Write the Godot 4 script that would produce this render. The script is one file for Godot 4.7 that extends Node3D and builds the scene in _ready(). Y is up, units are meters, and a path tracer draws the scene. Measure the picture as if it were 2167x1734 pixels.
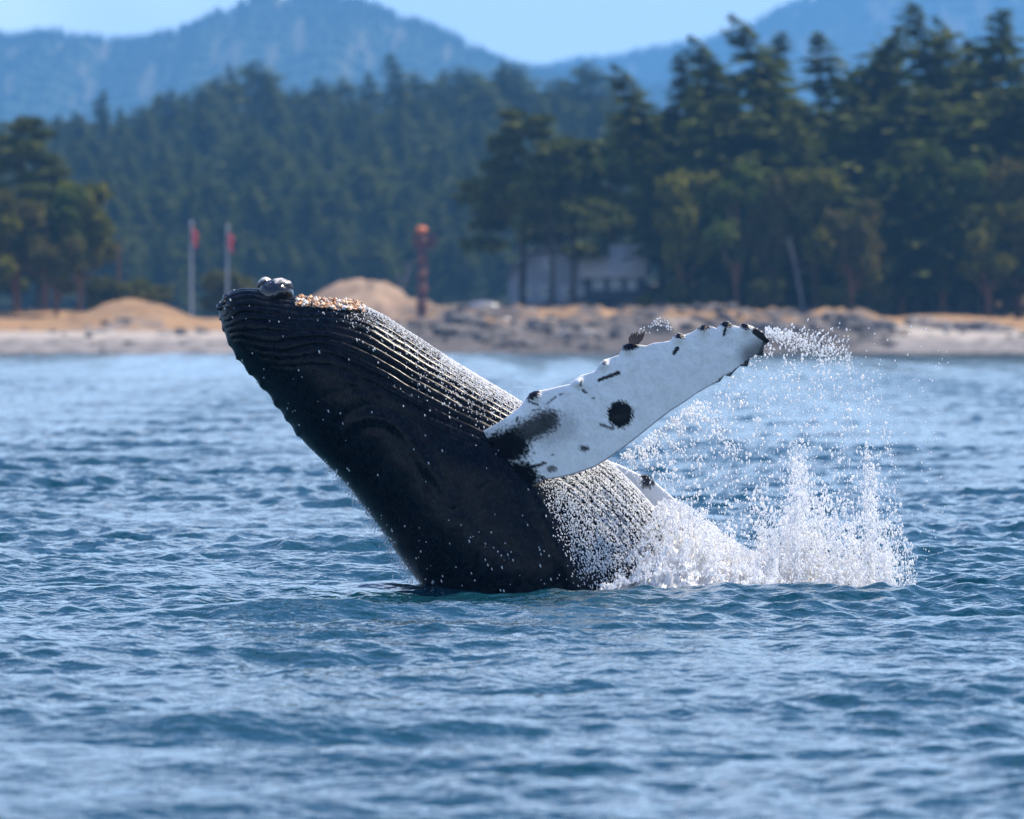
extends Node3D

# One photograph unit is S metres where the whale is; EYE metres above the water the lens looks level at row HZ.
const S := 0.00577
const HZ := 680.4
const EYE := 3.28
const D0 := 120.0
const MID := 1083.5

var rng := RandomNumberGenerator.new()
var noise := FastNoiseLite.new()
var used := {}
var water_material: StandardMaterial3D
var tile_a := PackedVector3Array()
var tile_b := PackedVector3Array()
const TN := 192
var body_grid := PackedVector3Array()
var body_normals := PackedVector3Array()
const NT := 330
const NR := 420


func at(px: float, py: float, d: float) -> Vector3:
	return Vector3((px - MID) * S * d / D0, EYE + (HZ - py) * S * d / D0, D0 - d)


func whale_at(px: float, py: float, z := 0.0) -> Vector3:
	return Vector3((px - MID) * S, EYE + (HZ - py) * S, z)


# ---------------------------------------------------------------- helpers

func numbered(called: String) -> String:
	var n: int = used.get(called, 0)
	used[called] = n + 1
	return called if n == 0 else "%s_%03d" % [called, n]


func tag(o: Node3D, label: String, category := "", group := "", kind := "") -> Node3D:
	if label: o.set_meta("label", label)
	if category: o.set_meta("category", category)
	if group: o.set_meta("group", group)
	if kind: o.set_meta("kind", kind)
	return o


func thing(called: String, where: Vector3) -> Node3D:
	var o := Node3D.new()
	o.name = numbered(called)
	add_child(o)
	o.position = where
	return o


func put(called: String, mesh: Mesh, mat: Material, parent: Node3D = null) -> MeshInstance3D:
	var o := MeshInstance3D.new()
	o.name = numbered(called) if parent == null else called
	o.mesh = mesh
	o.material_override = mat
	if parent == null:
		add_child(o)
	else:
		parent.add_child(o, true)
	return o


func paint(c: Color, rough := 0.8, spec := 0.5) -> StandardMaterial3D:
	var m := StandardMaterial3D.new()
	m.albedo_color = c.linear_to_srgb()
	m.roughness = rough
	m.metallic_specular = spec
	return m


func tinted(rough := 0.85, spec := 0.35) -> StandardMaterial3D:
	var m := StandardMaterial3D.new()
	m.vertex_color_use_as_albedo = true
	m.roughness = rough
	m.metallic_specular = spec
	return m


func build(v: PackedVector3Array, idx: PackedInt32Array, col := PackedColorArray(), nor := PackedVector3Array(), uv := PackedVector2Array()) -> ArrayMesh:
	var a := []
	a.resize(Mesh.ARRAY_MAX)
	a[Mesh.ARRAY_VERTEX] = v
	if idx.size(): a[Mesh.ARRAY_INDEX] = idx
	if col.size(): a[Mesh.ARRAY_COLOR] = col
	if nor.size(): a[Mesh.ARRAY_NORMAL] = nor
	if uv.size(): a[Mesh.ARRAY_TEX_UV] = uv
	var m := ArrayMesh.new()
	m.add_surface_from_arrays(Mesh.PRIMITIVE_TRIANGLES, a)
	return m


# indices of a grid of rows x cols whose front is where (row step) x (column step) points, unless flipped
func grid_index(rows: int, cols: int, first := 0, flip := false) -> PackedInt32Array:
	var idx := PackedInt32Array()
	idx.resize((rows - 1) * (cols - 1) * 6)
	var k := 0
	for i in rows - 1:
		for j in cols - 1:
			var a := first + i * cols + j
			var b := a + cols
			if flip:
				idx[k] = a; idx[k + 1] = b; idx[k + 2] = b + 1
				idx[k + 3] = a; idx[k + 4] = b + 1; idx[k + 5] = a + 1
			else:
				idx[k] = a; idx[k + 1] = b + 1; idx[k + 2] = b
				idx[k + 3] = a; idx[k + 4] = a + 1; idx[k + 5] = b + 1
			k += 6
	return idx


# smooth normals of a grid: (row step) x (column step), times sign
func grid_normals(v: PackedVector3Array, rows: int, cols: int, sign_ := 1.0, first := 0, wrap := false) -> PackedVector3Array:
	var n := PackedVector3Array()
	n.resize(rows * cols)
	for i in rows:
		var up := first + maxi(i - 1, 0) * cols
		var dn := first + mini(i + 1, rows - 1) * cols
		var row := first + i * cols
		for j in cols:
			var l := j - 1
			var r := j + 1
			if wrap:
				if l < 0: l = cols - 2
				if r > cols - 1: r = 1
			else:
				l = maxi(l, 0)
				r = mini(r, cols - 1)
			n[i * cols + j] = (v[dn + j] - v[up + j]).cross(v[row + r] - v[row + l]).normalized() * sign_
	return n


func curve(p: Array, u: float) -> Vector2:
	var n := p.size() - 1
	var f := clampf(u, 0.0, 1.0) * n
	var i := mini(int(f), n - 1)
	var t := f - i
	var a: Vector2 = p[maxi(i - 1, 0)]
	var b: Vector2 = p[i]
	var c: Vector2 = p[i + 1]
	var d: Vector2 = p[mini(i + 2, n)]
	return b.cubic_interpolate(c, a, d, t)


func line(p: Array, x: float) -> float:   # piecewise linear y(x)
	var a: Vector2 = p[0]
	if x <= a.x: return a.y
	for k in range(1, p.size()):
		var b: Vector2 = p[k]
		if x <= b.x:
			return lerpf(a.y, b.y, (x - a.x) / maxf(b.x - a.x, 1e-6))
		a = b
	return a.y


func seg(p: Vector2, a: Vector2, b: Vector2) -> float:
	var ab := b - a
	var t := clampf((p - a).dot(ab) / maxf(ab.length_squared(), 1e-9), 0.0, 1.0)
	return p.distance_to(a + ab * t)


# a tapered tube through points with radii
func tube(v: PackedVector3Array, idx: PackedInt32Array, pts: Array, radii: Array, sides := 8, col: PackedColorArray = PackedColorArray(), c := Color.WHITE) -> void:
	for i in pts.size():
		var p: Vector3 = pts[i]
		var d: Vector3 = (pts[mini(i + 1, pts.size() - 1)] - pts[maxi(i - 1, 0)]).normalized()
		var s := d.cross(Vector3(0.31, 0.2, 0.93)).normalized()
		var q := s.cross(d)
		var base := v.size()
		for k in sides:
			var a := TAU * k / sides
			v.append(p + (s * cos(a) + q * sin(a)) * radii[i])
			col.append(c)
		if i > 0:
			for k in sides:
				var k1 := (k + 1) % sides
				var a0 := base - sides + k
				var a1 := base - sides + k1
				idx.append_array(PackedInt32Array([a0, base + k, a1, a1, base + k, base + k1]))


func tube_mesh(pts: Array, radii: Array, sides := 8) -> ArrayMesh:
	var v := PackedVector3Array()
	var idx := PackedInt32Array()
	tube(v, idx, pts, radii, sides)
	var cap := v.size()
	v.append(pts[-1])
	for k in sides:
		idx.append_array(PackedInt32Array([cap - sides + k, cap, cap - sides + (k + 1) % sides]))
	return build(v, idx)


# a lump: sphere pushed about by noise
func lump(size: Vector3, rough: float, freq: float, seed_: int, rings := 14) -> ArrayMesh:
	var cols := rings * 2 + 1
	var v := PackedVector3Array()
	for i in rings + 1:
		var th := PI * i / rings
		for j in cols:
			var ph := TAU * (j % (cols - 1)) / (cols - 1)
			var n := Vector3(sin(th) * cos(ph), cos(th), sin(th) * sin(ph))
			var k := 1.0 + rough * noise.get_noise_3dv(n * freq * 40.0 + Vector3(seed_ * 37.0, seed_ * 11.0, 5)) + 0.4 * rough * noise.get_noise_3dv(n * freq * 110.0 + Vector3(seed_ * 17.0, 3, 9))
			v.append(n * k * size)
	var nor := grid_normals(v, rings + 1, cols, -1.0, 0, true)
	for j in cols:
		nor[j] = Vector3.UP
		nor[rings * cols + j] = Vector3.DOWN
	return build(v, grid_index(rings + 1, cols, 0, true), PackedColorArray(), nor)


func drop_mesh() -> ArrayMesh:
	var s := SphereMesh.new()
	s.radial_segments = 8
	s.rings = 4
	s.radius = 1.0
	s.height = 2.0
	var m := ArrayMesh.new()
	m.add_surface_from_arrays(Mesh.PRIMITIVE_TRIANGLES, s.get_mesh_arrays())
	return m


func scatter(called: String, mesh: Mesh, mat: Material, places: Array, parent: Node3D = null) -> MultiMeshInstance3D:
	var mm := MultiMesh.new()
	mm.transform_format = MultiMesh.TRANSFORM_3D
	mm.mesh = mesh
	mm.instance_count = places.size()
	for i in places.size():
		mm.set_instance_transform(i, places[i])
	var o := MultiMeshInstance3D.new()
	o.name = numbered(called) if parent == null else called
	o.multimesh = mm
	o.material_override = mat
	if parent == null: add_child(o)
	else: parent.add_child(o, true)
	o.set_meta("kind", "stuff")
	return o


func stretched(p: Vector3, r: float, dir: Vector3, k: float) -> Transform3D:
	var y := dir.normalized()
	var x := y.cross(Vector3(0.3, 0.1, 0.95)).normalized()
	return Transform3D(Basis(x * r, y * r * k, x.cross(y) * r), p)


func rand_dir() -> Vector3:
	return Vector3(rng.randfn(), rng.randfn(), rng.randfn()).normalized()


# ---------------------------------------------------------------- main

func _ready() -> void:
	rng.seed = 20240611
	noise.noise_type = FastNoiseLite.TYPE_SIMPLEX
	noise.frequency = 0.05
	noise.fractal_octaves = 4
	camera_and_light()
	waves()
	water()
	ground()
	mountains()
	forest()
	shore_things()
	whale()
	splash()


func camera_and_light() -> void:
	var cam := Camera3D.new()
	cam.name = "camera"
	cam.position = Vector3(0, EYE, D0)
	cam.rotation.x = -atan((867.0 - HZ) * S / D0)
	var at_ := CameraAttributesPhysical.new()
	at_.frustum_focal_length = 12.0 / (867.0 * S / D0)
	at_.frustum_focus_distance = D0 - 1.0
	at_.frustum_near = 0.5
	at_.frustum_far = 30000.0
	at_.exposure_aperture = 2.5
	cam.attributes = at_
	cam.far = 30000.0
	add_child(cam)
	cam.make_current()

	var env := Environment.new()
	env.background_mode = Environment.BG_SKY
	env.tonemap_mode = Environment.TONE_MAPPER_LINEAR
	env.tonemap_exposure = 1.6
	env.sdfgi_enabled = true
	env.ssao_enabled = true
	env.ssil_enabled = true
	var sky := Sky.new()
	var m := ProceduralSkyMaterial.new()
	m.sky_top_color = Color(0.14, 0.31, 0.55)
	m.sky_horizon_color = Color(0.83, 0.92, 0.99)
	m.sky_energy_multiplier = 1.27
	m.sky_curve = 0.135
	m.ground_bottom_color = Color(0.2, 0.33, 0.45)
	m.ground_horizon_color = Color(0.5, 0.7, 0.85)
	m.sun_angle_max = 30.0
	m.sun_curve = 0.15
	m.sky_cover = cloud_cover()
	sky.sky_material = m
	env.sky = sky
	env.fog_enabled = true
	env.fog_density = 0.000078
	env.fog_light_color = Color(0.48, 0.76, 1.0)
	var we := WorldEnvironment.new()
	we.name = "environment"
	we.environment = env
	add_child(we)

	var sun := DirectionalLight3D.new()
	sun.name = "sun"
	var to_sun := Vector3(0.50, 0.82, -0.24).normalized()
	sun.look_at_from_position(to_sun * 10.0, Vector3.ZERO, Vector3.UP)
	sun.light_energy = 1.6
	sun.light_color = Color(1.0, 0.95, 0.87)
	sun.light_angular_distance = 0.5
	sun.shadow_enabled = true
	add_child(sun)


# thin high cloud added over the whole sky to lift and whiten ambient light
func cloud_cover() -> ImageTexture:
	var w := 512
	var im := Image.create(w, w / 2, false, Image.FORMAT_RGBA8)
	for y in w / 2:
		var el := (0.5 - (y + 0.5) / (w / 2)) * PI
		for x in w:
			var az := TAU * (x + 0.5) / w
			var d := Vector3(cos(az) * cos(el), sin(el), sin(az) * cos(el))
			var n := noise.get_noise_3dv(d * Vector3(32, 90, 32)) * 0.75 + noise.get_noise_3dv(d * Vector3(110, 330, 110)) * 0.3
			var a := clampf((n - 0.02) * 1.1, 0.0, 0.6)
			im.set_pixel(x, y, Color(0.84, 0.82, 0.80, a))
	im.resize(2048, 1024, Image.INTERPOLATE_CUBIC)
	# small wisps low over the hill (the middle of the view is the picture's seam)
	for y in range(490, 514):
		for x in range(2010, 2048):
			var a := im.get_pixel(x, y).a
			for b in [[2031.0, 501.4, 1.6, 0.7, 0.5], [2036.5, 500.6, 1.4, 0.5, 0.45], [2034.0, 503.3, 2.2, 0.5, 0.3], [2039.0, 502.4, 1.5, 0.4, 0.25]]:
				a += b[4] * exp(-pow((x - b[0]) / b[2], 2.0) - pow((y - b[1]) / b[3], 2.0))
			im.set_pixel(x, y, Color(0.84, 0.80, 0.78, minf(a, 0.8)))
	return ImageTexture.create_from_image(im)


# ---------------------------------------------------------------- water

# A square of sea that repeats: sharp-crested waves, each whole numbers of lengths across the square.
func sea_tile(size: float, count: int, low: float, high: float, steep: float, spread: float) -> PackedVector3Array:
	var t := PackedVector3Array()
	t.resize(TN * TN)
	var comps := []
	var seen := {}
	var tries := 0
	while comps.size() < count and tries < 9000:
		tries += 1
		var lam := low * pow(high / low, rng.randf())
		var ang := 1.35 + rng.randfn() * spread
		var kx := roundi(size / lam * cos(ang))
		var kz := roundi(size / lam * sin(ang))
		var key := kx * 1000 + kz
		if seen.has(key) or (kx == 0 and kz == 0): continue
		seen[key] = true
		comps.append([kx, kz])
	for c in comps:
		var k := Vector2(c[0], c[1]) * TAU / size
		var kl := k.length()
		var amp := steep / kl * (0.5 + rng.randf()) * pow(TAU / kl / high, 0.12) / sqrt(float(comps.size()))
		var dirx := k.x / kl
		var dirz := k.y / kl
		var ph0 := rng.randf() * TAU
		var stc := cos(TAU * c[0] / TN)
		var sts := sin(TAU * c[0] / TN)
		var o := 0
		for i in TN:
			var ph: float = ph0 + TAU * c[1] * i / TN
			var co := cos(ph) * amp
			var si := sin(ph) * amp
			for j in TN:
				t[o] += Vector3(-dirx * si, co, -dirz * si)
				o += 1
				var nc := co * stc - si * sts
				si = si * stc + co * sts
				co = nc
	return t


func waves() -> void:
	tile_a = sea_tile(31.0, 60, 1.6, 9.0, 0.135, 0.42)
	tile_b = sea_tile(8.3, 110, 0.2, 1.1, 0.37, 0.9)


func sample(t: PackedVector3Array, x: float, z: float, size: float) -> Vector3:
	var u := fposmod(x / size, 1.0) * TN
	var w := fposmod(z / size, 1.0) * TN
	var i := int(w)
	var j := int(u)
	var fu := u - j
	var fw := w - i
	i = i % TN
	j = j % TN
	var i1 := (i + 1) % TN
	var j1 := (j + 1) % TN
	return t[i * TN + j].lerp(t[i * TN + j1], fu).lerp(t[i1 * TN + j].lerp(t[i1 * TN + j1], fu), fw)


func sea(x: float, z: float, fine: float) -> Vector3:
	# ruffled and smoother patches
	var gust := 0.72 + 0.5 * noise.get_noise_2d(x * 0.9 + 300.0, z * 0.45)
	var p := sample(tile_a, x, z, 31.0) * (0.85 + 0.3 * gust)
	if fine > 0.0:
		var slick := smoothstep(12.0, 46.0, z + 7.0 * noise.get_noise_2d(x * 2.2, z * 0.8 + 90.0))   # an oily calm toward the near water
		p += sample(tile_b, x * 0.966 + z * 0.259, z * 0.966 - x * 0.259, 8.3) * fine * gust * lerpf(1.25, 0.78, slick)
	# the swell that the whale pushes up before it
	p.y += 0.075 * exp(-pow((z - 2.7) / 0.8, 2.0) - pow((x - 0.9) / 3.6, 2.0))
	return p


func water() -> void:
	water_material = StandardMaterial3D.new()
	water_material.albedo_color = Color(0.003, 0.036, 0.054).linear_to_srgb()
	water_material.roughness = 0.04
	water_material.metallic_specular = 0.32
	var fn := FastNoiseLite.new()
	fn.noise_type = FastNoiseLite.TYPE_SIMPLEX
	fn.frequency = 0.022
	fn.fractal_octaves = 3
	fn.seed = 5
	var nt := NoiseTexture2D.new()
	nt.width = 512
	nt.height = 512
	nt.seamless = true
	nt.noise = fn
	water_material.heightmap_enabled = true
	water_material.heightmap_texture = nt
	water_material.heightmap_scale = 1.3
	var root := thing("sea_water", Vector3.ZERO)
	tag(root, "rippled blue sea water", "", "", "structure")
	for b in [[54.0, 136.0, 320, 0.08, 1.0], [135.5, 262.0, 330, 0.18, 1.0], [261.0, 565.0, 320, 0.45, 0.9], [563.0, 1012.0, 240, 1.1, 0.4]]:
		var rows := int((b[1] - b[0]) / b[3]) + 1
		var cols: int = b[2]
		var v := PackedVector3Array()
		var uv := PackedVector2Array()
		v.resize(rows * cols)
		uv.resize(rows * cols)
		var k := 0
		for i in rows:
			var d: float = b[0] + i * b[3]
			var z := D0 - d
			var half := d * 0.072 + 2.0
			var calm := clampf(1.6 - d / 800.0, 0.34, 1.0)
			for j in cols:
				var x := half * (2.0 * j / (cols - 1) - 1.0)
				var p := sea(x, z, b[4]) * calm
				v[k] = Vector3(x + p.x * 0.7, p.y, z + p.z * 0.7)
				uv[k] = Vector2(x, z) / 2.7
				k += 1
		var nor := grid_normals(v, rows, cols, -1.0)
		put("sea_surface", build(v, grid_index(rows, cols, 0, true), PackedColorArray(), nor, uv), water_material, root)
	# the rest of the sea, out to all sides
	var v := PackedVector3Array()
	var uv := PackedVector2Array()
	for p in [Vector2(-6000, 1500), Vector2(6000, 1500), Vector2(-6000, -890), Vector2(6000, -890)]:
		v.append(Vector3(p.x, -0.45, p.y))
		uv.append(p / 2.7)
	put("open_sea", build(v, PackedInt32Array([0, 2, 1, 1, 2, 3]), PackedColorArray(), PackedVector3Array([Vector3.UP, Vector3.UP, Vector3.UP, Vector3.UP]), uv), water_material, root)


# ---------------------------------------------------------------- ground

func ground_height(x: float, d: float) -> float:
	var px := x * D0 / (S * d) + MID
	var t := d - (1000.0 + 4.0 * noise.get_noise_2d(x * 1.4, 50.0))
	var rocky := smoothstep(600.0, 900.0, px) * (1.0 - smoothstep(1780.0, 1900.0, px))
	var y := -0.6 + 0.6 * smoothstep(-12.0, 0.0, t)
	y += lerpf(2.1, 2.5, rocky) * smoothstep(-4.0, 46.0, t)
	y += lerpf(1.4, 1.9, rocky) * smoothstep(50.0, 74.0, t)
	y += 2.6 * smoothstep(85.0, 130.0, t) * smoothstep(1000.0, 1300.0, px)
	y += 1.6 * smoothstep(95.0, 140.0, t) * smoothstep(1780.0, 1900.0, px)
	y += 1.0 * smoothstep(65.0, 90.0, t) * (1.0 - smoothstep(60.0, 420.0, px))
	for m in [[258.0, 1064.0, 4.6, 7.0, 2.6], [350.0, 1062.0, 3.4, 6.0, 1.2], [775.0, 1074.0, 5.3, 8.0, 3.3], [690.0, 1080.0, 4.0, 8.0, 2.0], [960.0, 1058.0, 3.2, 5.0, 1.1], [1450.0, 1060.0, 3.0, 5.0, 0.8], [1545.0, 1062.0, 5.0, 5.0, 0.9], [1850.0, 1050.0, 6.0, 6.0, 1.0], [1985.0, 1075.0, 5.0, 6.0, 0.6]]:
		var mx: float = (m[0] - MID) * S * m[1] / D0
		var q: float = pow((x - mx) / m[2], 2.0) + pow((d - m[1]) / m[3], 2.0)
		if q < 6.0: y += m[4] * exp(-q)
	if d > 1250.0:
		y += 4.0 * smoothstep(1850.0, 1900.0, d) + 40.0 * clampf((d - 1880.0) / 700.0, 0.0, 1.3)
	var n := noise.get_noise_2d(x * 4.0, d * 4.0)
	y += n * (0.16 + 0.8 * rocky * smoothstep(2.0, 30.0, t)) + 0.45 * rocky * smoothstep(0.0, 25.0, t) * noise.get_noise_2d(x * 18.0, d * 18.0)
	return y


func ground_color(x: float, d: float, y: float) -> Color:
	var px := x * D0 / (S * d) + MID
	var t := d - (1000.0 + 4.0 * noise.get_noise_2d(x * 1.4, 50.0))
	var rocky := smoothstep(600.0, 900.0, px) * (1.0 - smoothstep(1780.0, 1900.0, px))
	var n := noise.get_noise_2d(x * 6.0 + 70.0, d * 3.0)
	var n2 := noise.get_noise_2d(x * 22.0, d * 22.0 + 40.0)
	var gravel := Color(0.20, 0.185, 0.18).lerp(Color(0.125, 0.115, 0.115), rocky)
	var c := gravel * (1.0 + 0.5 * n + 0.35 * n2)
	c = c.lerp(Color(0.36, 0.325, 0.29), smoothstep(22.0, 34.0, t + 9.0 * n) * (1.0 - smoothstep(48.0, 54.0, t)) * (1.0 - 0.85 * rocky))
	c = c.lerp(Color(0.05, 0.05, 0.05), 0.8 * (1.0 - smoothstep(0.0, 6.0, t + 5.0 * n)))
	c = c.lerp(Color(0.09, 0.08, 0.075), rocky * smoothstep(-0.05, 0.2, n2 + n * 0.7) * 0.85)
	var grass := Color(0.29, 0.185, 0.105) * (1.0 + 0.4 * n2)
	var g := smoothstep(50.0, 57.0, t + 7.0 * n) * (1.0 - smoothstep(95.0, 140.0, t) * 0.7)
	c = c.lerp(grass, g * (1.0 - 0.95 * rocky * smoothstep(-0.38, -0.1, noise.get_noise_2d(x * 2.2 + 11.0, d * 2.0))))
	# bare pale rock hump
	var hump := exp(-pow((px - 770.0) / 105.0, 4.0)) * smoothstep(56.0, 64.0, t)
	c = c.lerp(Color(0.30, 0.215, 0.155) * (1.0 + 0.5 * n2), hump * 0.9)
	if d > 1200.0: c = c.lerp(Color(0.013, 0.02, 0.010), smoothstep(1200.0, 1260.0, d))
	c.a = 1.0
	return c


func ground() -> void:
	var rows := []
	var d := 984.0
	while d < 1150.0:
		rows.append(d)
		d += 1.0
	while d < 1300.0:
		rows.append(d)
		d += 6.0
	while d < 3700.0:
		rows.append(d)
		d += 40.0
	var cols := 281
	var v := PackedVector3Array()
	var c := PackedColorArray()
	for r in rows:
		for j in cols:
			var x: float = (-112.0 + 224.0 * j / (cols - 1)) * r / 1000.0
			var y := ground_height(x, r)
			v.append(Vector3(x, y, D0 - r))
			c.append(ground_color(x, r, y))
	var m := tinted(0.95, 0.2)
	tag(put("shore_ground", build(v, grid_index(rows.size(), cols, 0, true), c, grid_normals(v, rows.size(), cols, -1.0)), m), "grey gravel beach rising to dry orange grass banks and the wooded slope", "", "", "structure")
	var far := PackedVector3Array([Vector3(-9000, -0.2, -960), Vector3(9000, -0.2, -960), Vector3(-9000, -0.2, -21000), Vector3(9000, -0.2, -21000)])
	tag(put("far_ground", build(far, PackedInt32Array([0, 2, 1, 1, 2, 3]), PackedColorArray(), PackedVector3Array([Vector3.UP, Vector3.UP, Vector3.UP, Vector3.UP])), paint(Color(0.04, 0.05, 0.03), 1.0, 0.1)), "low land behind the shore", "", "", "structure")


func mountains() -> void:
	var left := [Vector2(-500, 120), Vector2(-200, 105), Vector2(0, 92), Vector2(80, 86), Vector2(140, 80), Vector2(158, 96), Vector2(200, 92), Vector2(260, 98), Vector2(300, 98), Vector2(390, 86), Vector2(430, 66), Vector2(470, 50), Vector2(505, 44), Vector2(520, 26), Vector2(545, 10), Vector2(575, 4), Vector2(650, 2), Vector2(760, 12), Vector2(800, 28), Vector2(850, 54), Vector2(900, 66), Vector2(960, 92), Vector2(1010, 116), Vector2(1050, 134), Vector2(1110, 153), Vector2(1180, 168), Vector2(1300, 182), Vector2(1420, 200), Vector2(1600, 240), Vector2(2000, 330)]
	var right := [Vector2(700, 250), Vector2(1000, 190), Vector2(1100, 165), Vector2(1200, 150), Vector2(1300, 140), Vector2(1370, 122), Vector2(1440, 112), Vector2(1510, 100), Vector2(1560, 78), Vector2(1620, 50), Vector2(1700, 14), Vector2(1760, -8), Vector2(1850, -40), Vector2(2000, -70), Vector2(2300, -110), Vector2(2700, -90)]
	ridge("wooded_hill", left, 13000.0, 2700.0, 44.0, "blue hazy wooded hill with a rounded summit, behind the forest on the left")
	ridge("far_mountain", right, 18000.0, 3400.0, 66.0, "paler blue mountain slope rising to the right behind the nearer trees")


func ridge(called: String, top: Array, d: float, depth: float, tree: float, label: String) -> void:
	var cols := 260
	var rows := 34
	var x0: float = top[0].x
	var x1: float = top[-1].x
	var v := PackedVector3Array()
	var c := PackedColorArray()
	var trees := []
	for i in rows:
		var f := i / float(rows - 1) * 1.45
		for j in cols:
			var px := lerpf(x0, x1, j / float(cols - 1))
			var crest := at(px, line(top, px), d)
			var up := sin(minf(f, 1.0) * PI / 2.0) if f <= 1.0 else 1.0 - (f - 1.0) * 0.9
			var bump := noise.get_noise_2d(px * 0.09, f * 9.0 + d) * 60.0 * minf(f * 2.0, 1.0) * clampf((1.0 - f) * 3.0, 0.0, 1.0)
			var p := Vector3(crest.x, crest.y * up + bump * 0.25, crest.z + depth * (1.0 - f) + bump * 0.8)
			v.append(p)
			var n := noise.get_noise_2d(px * 0.35, f * 34.0 + d)
			var k := Color(0.040, 0.056, 0.028) * (1.0 + 0.25 * n)
			var bare := smoothstep(0.30, 0.42, noise.get_noise_2d(px * 0.22 + 90.0, f * 60.0 + d * 0.1)) * smoothstep(0.3, 0.6, f)
			k = k.lerp(Color(0.22, 0.17, 0.12), bare * 0.36)
			k.a = 1.0
			c.append(k)
			if f < 1.12:
				for r in 3:
					if rng.randf() < 0.8 * (1.0 - bare):
						var q := p + Vector3(rng.randf_range(-0.5, 0.5) * (x1 - x0) / cols * S * d / D0, 0, 0)
						var h := tree * rng.randf_range(0.35, 1.0)
						if absf(f - 1.0) < 0.03: h *= rng.randf_range(0.3, 0.8)
						trees.append(Transform3D(Basis.from_scale(Vector3(h * 0.5, h, h * 0.5)), q - Vector3(0, h * 0.15, 0)))
	var hill := put(called, build(v, grid_index(rows, cols, 0, true), c, grid_normals(v, rows, cols, -1.0)), tinted(1.0, 0.1))
	tag(hill, label, "", "", "structure")
	var cone := CylinderMesh.new()
	cone.top_radius = 0.02
	cone.bottom_radius = 0.4
	cone.height = 1.0
	cone.radial_segments = 5
	cone.rings = 1
	scatter("distant_trees", cone, paint(Color(0.030, 0.045, 0.020), 1.0, 0.1), trees, hill)


# ---------------------------------------------------------------- trees

func spray(v: PackedVector3Array, c: PackedColorArray, p: Vector3, dir: Vector3, len_: float, wide: float, tint: Color) -> void:
	var s := dir.cross(Vector3.UP)
	if s.length() < 0.1: s = Vector3.RIGHT
	s = (s.normalized() + rand_dir() * 0.45).normalized() * wide
	var a := p - dir * len_ * 0.45
	var b := p + dir * len_ * 0.6 + Vector3(0, -0.18 * len_, 0)
	var up := rand_dir() * wide * 0.7 + Vector3(0, wide * 0.3, 0)
	for q in [a, p + s, b, a, b, p - s, a, p + up, b]:
		v.append(q)
		c.append(tint)


func leafy(v: PackedVector3Array, c: PackedColorArray) -> ArrayMesh:
	return build(v, PackedInt32Array(), c)


# a fir whose height is 1: spreading ragged tiers of needles round a leaning leader
func fir_crown(seed_: int, radius: float, base: float, tiers: int, per: int, ragged: float, lean: float, green: Color, point := 0.72) -> ArrayMesh:
	rng.seed = seed_
	var v := PackedVector3Array()
	var c := PackedColorArray()
	for i in tiers:
		var f := base + (1.0 - base) * pow((i + rng.randf()) / tiers, 0.82)
		var q := (1.0 - f) / (1.0 - base)
		var r := radius * pow(q, point) * (1.0 - 0.32 * q * q) + 0.008
		var axis := Vector3(lean * pow(f, 3.0) * 0.14, f, 0.02 * sin(f * 9.0 + seed_))
		var big := rng.randf()
		for k in per:
			var a := rng.randf() * TAU
			var rr := r * (1.0 + ragged * rng.randf_range(-0.7, 0.5) + ragged * 0.4 * (big - 0.5))
			var dir := Vector3(cos(a), 0.12 - 0.28 * q + rng.randf_range(-0.15, 0.2), sin(a)).normalized()
			dir = (dir + Vector3(lean * 0.2, 0, 0)).normalized()
			var n := maxi(2, int(rr / 0.028))
			for s in n:
				var e := (s + 0.5 + rng.randf() * 0.4) / n
				var p := axis + dir * rr * e
				var tip := Color(0.190, 0.195, 0.042)
				var tint := green.lerp(tip, clampf(0.15 + 0.5 * e * rng.randf() + 0.25 * (big - 0.5), 0.0, 1.0))
				spray(v, c, p + rand_dir() * 0.008, dir, (0.045 + 0.02 * rng.randf()) * (0.35 + 0.65 * minf(1.0, q * 3.5)), (0.016 + 0.008 * rng.randf()) * (0.45 + 0.55 * minf(1.0, q * 3.5)), tint)
	return leafy(v, c)


func leaf_crown(seed_: int, blobs: Array, per: int, green: Color, light: Color, size: float) -> ArrayMesh:
	rng.seed = seed_
	var v := PackedVector3Array()
	var c := PackedColorArray()
	for b in blobs:
		var o: Vector3 = b[0]
		var r: float = b[1]
		var k: float = b[2]
		for i in per:
			var n := rand_dir()
			var p := o + n * Vector3(r, r * k, r) * pow(rng.randf(), 0.28) * (0.85 + 0.5 * noise.get_noise_3dv(n * 45.0 + o * 90.0))
			var tint := green.lerp(light, rng.randf())
			spray(v, c, p, (n * 0.4 + rand_dir()).normalized(), size * rng.randf_range(0.6, 1.3), size * 0.42, tint)
	return leafy(v, c)


func trunk_mesh(top: float, r: float, lean: float, bend: float) -> ArrayMesh:
	var pts := []
	var rad := []
	for i in 7:
		var f := i / 6.0 * top
		pts.append(Vector3(lean * pow(f, 3.0) * 0.14 + bend * sin(f * 5.0), f - 0.02, 0.02 * sin(f * 9.0)))
		rad.append(r * (1.0 - 0.85 * f))
	return tube_mesh(pts, rad, 7)


var protos := {}
var bark: StandardMaterial3D
var red_bark: StandardMaterial3D
var leaves: StandardMaterial3D


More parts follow.
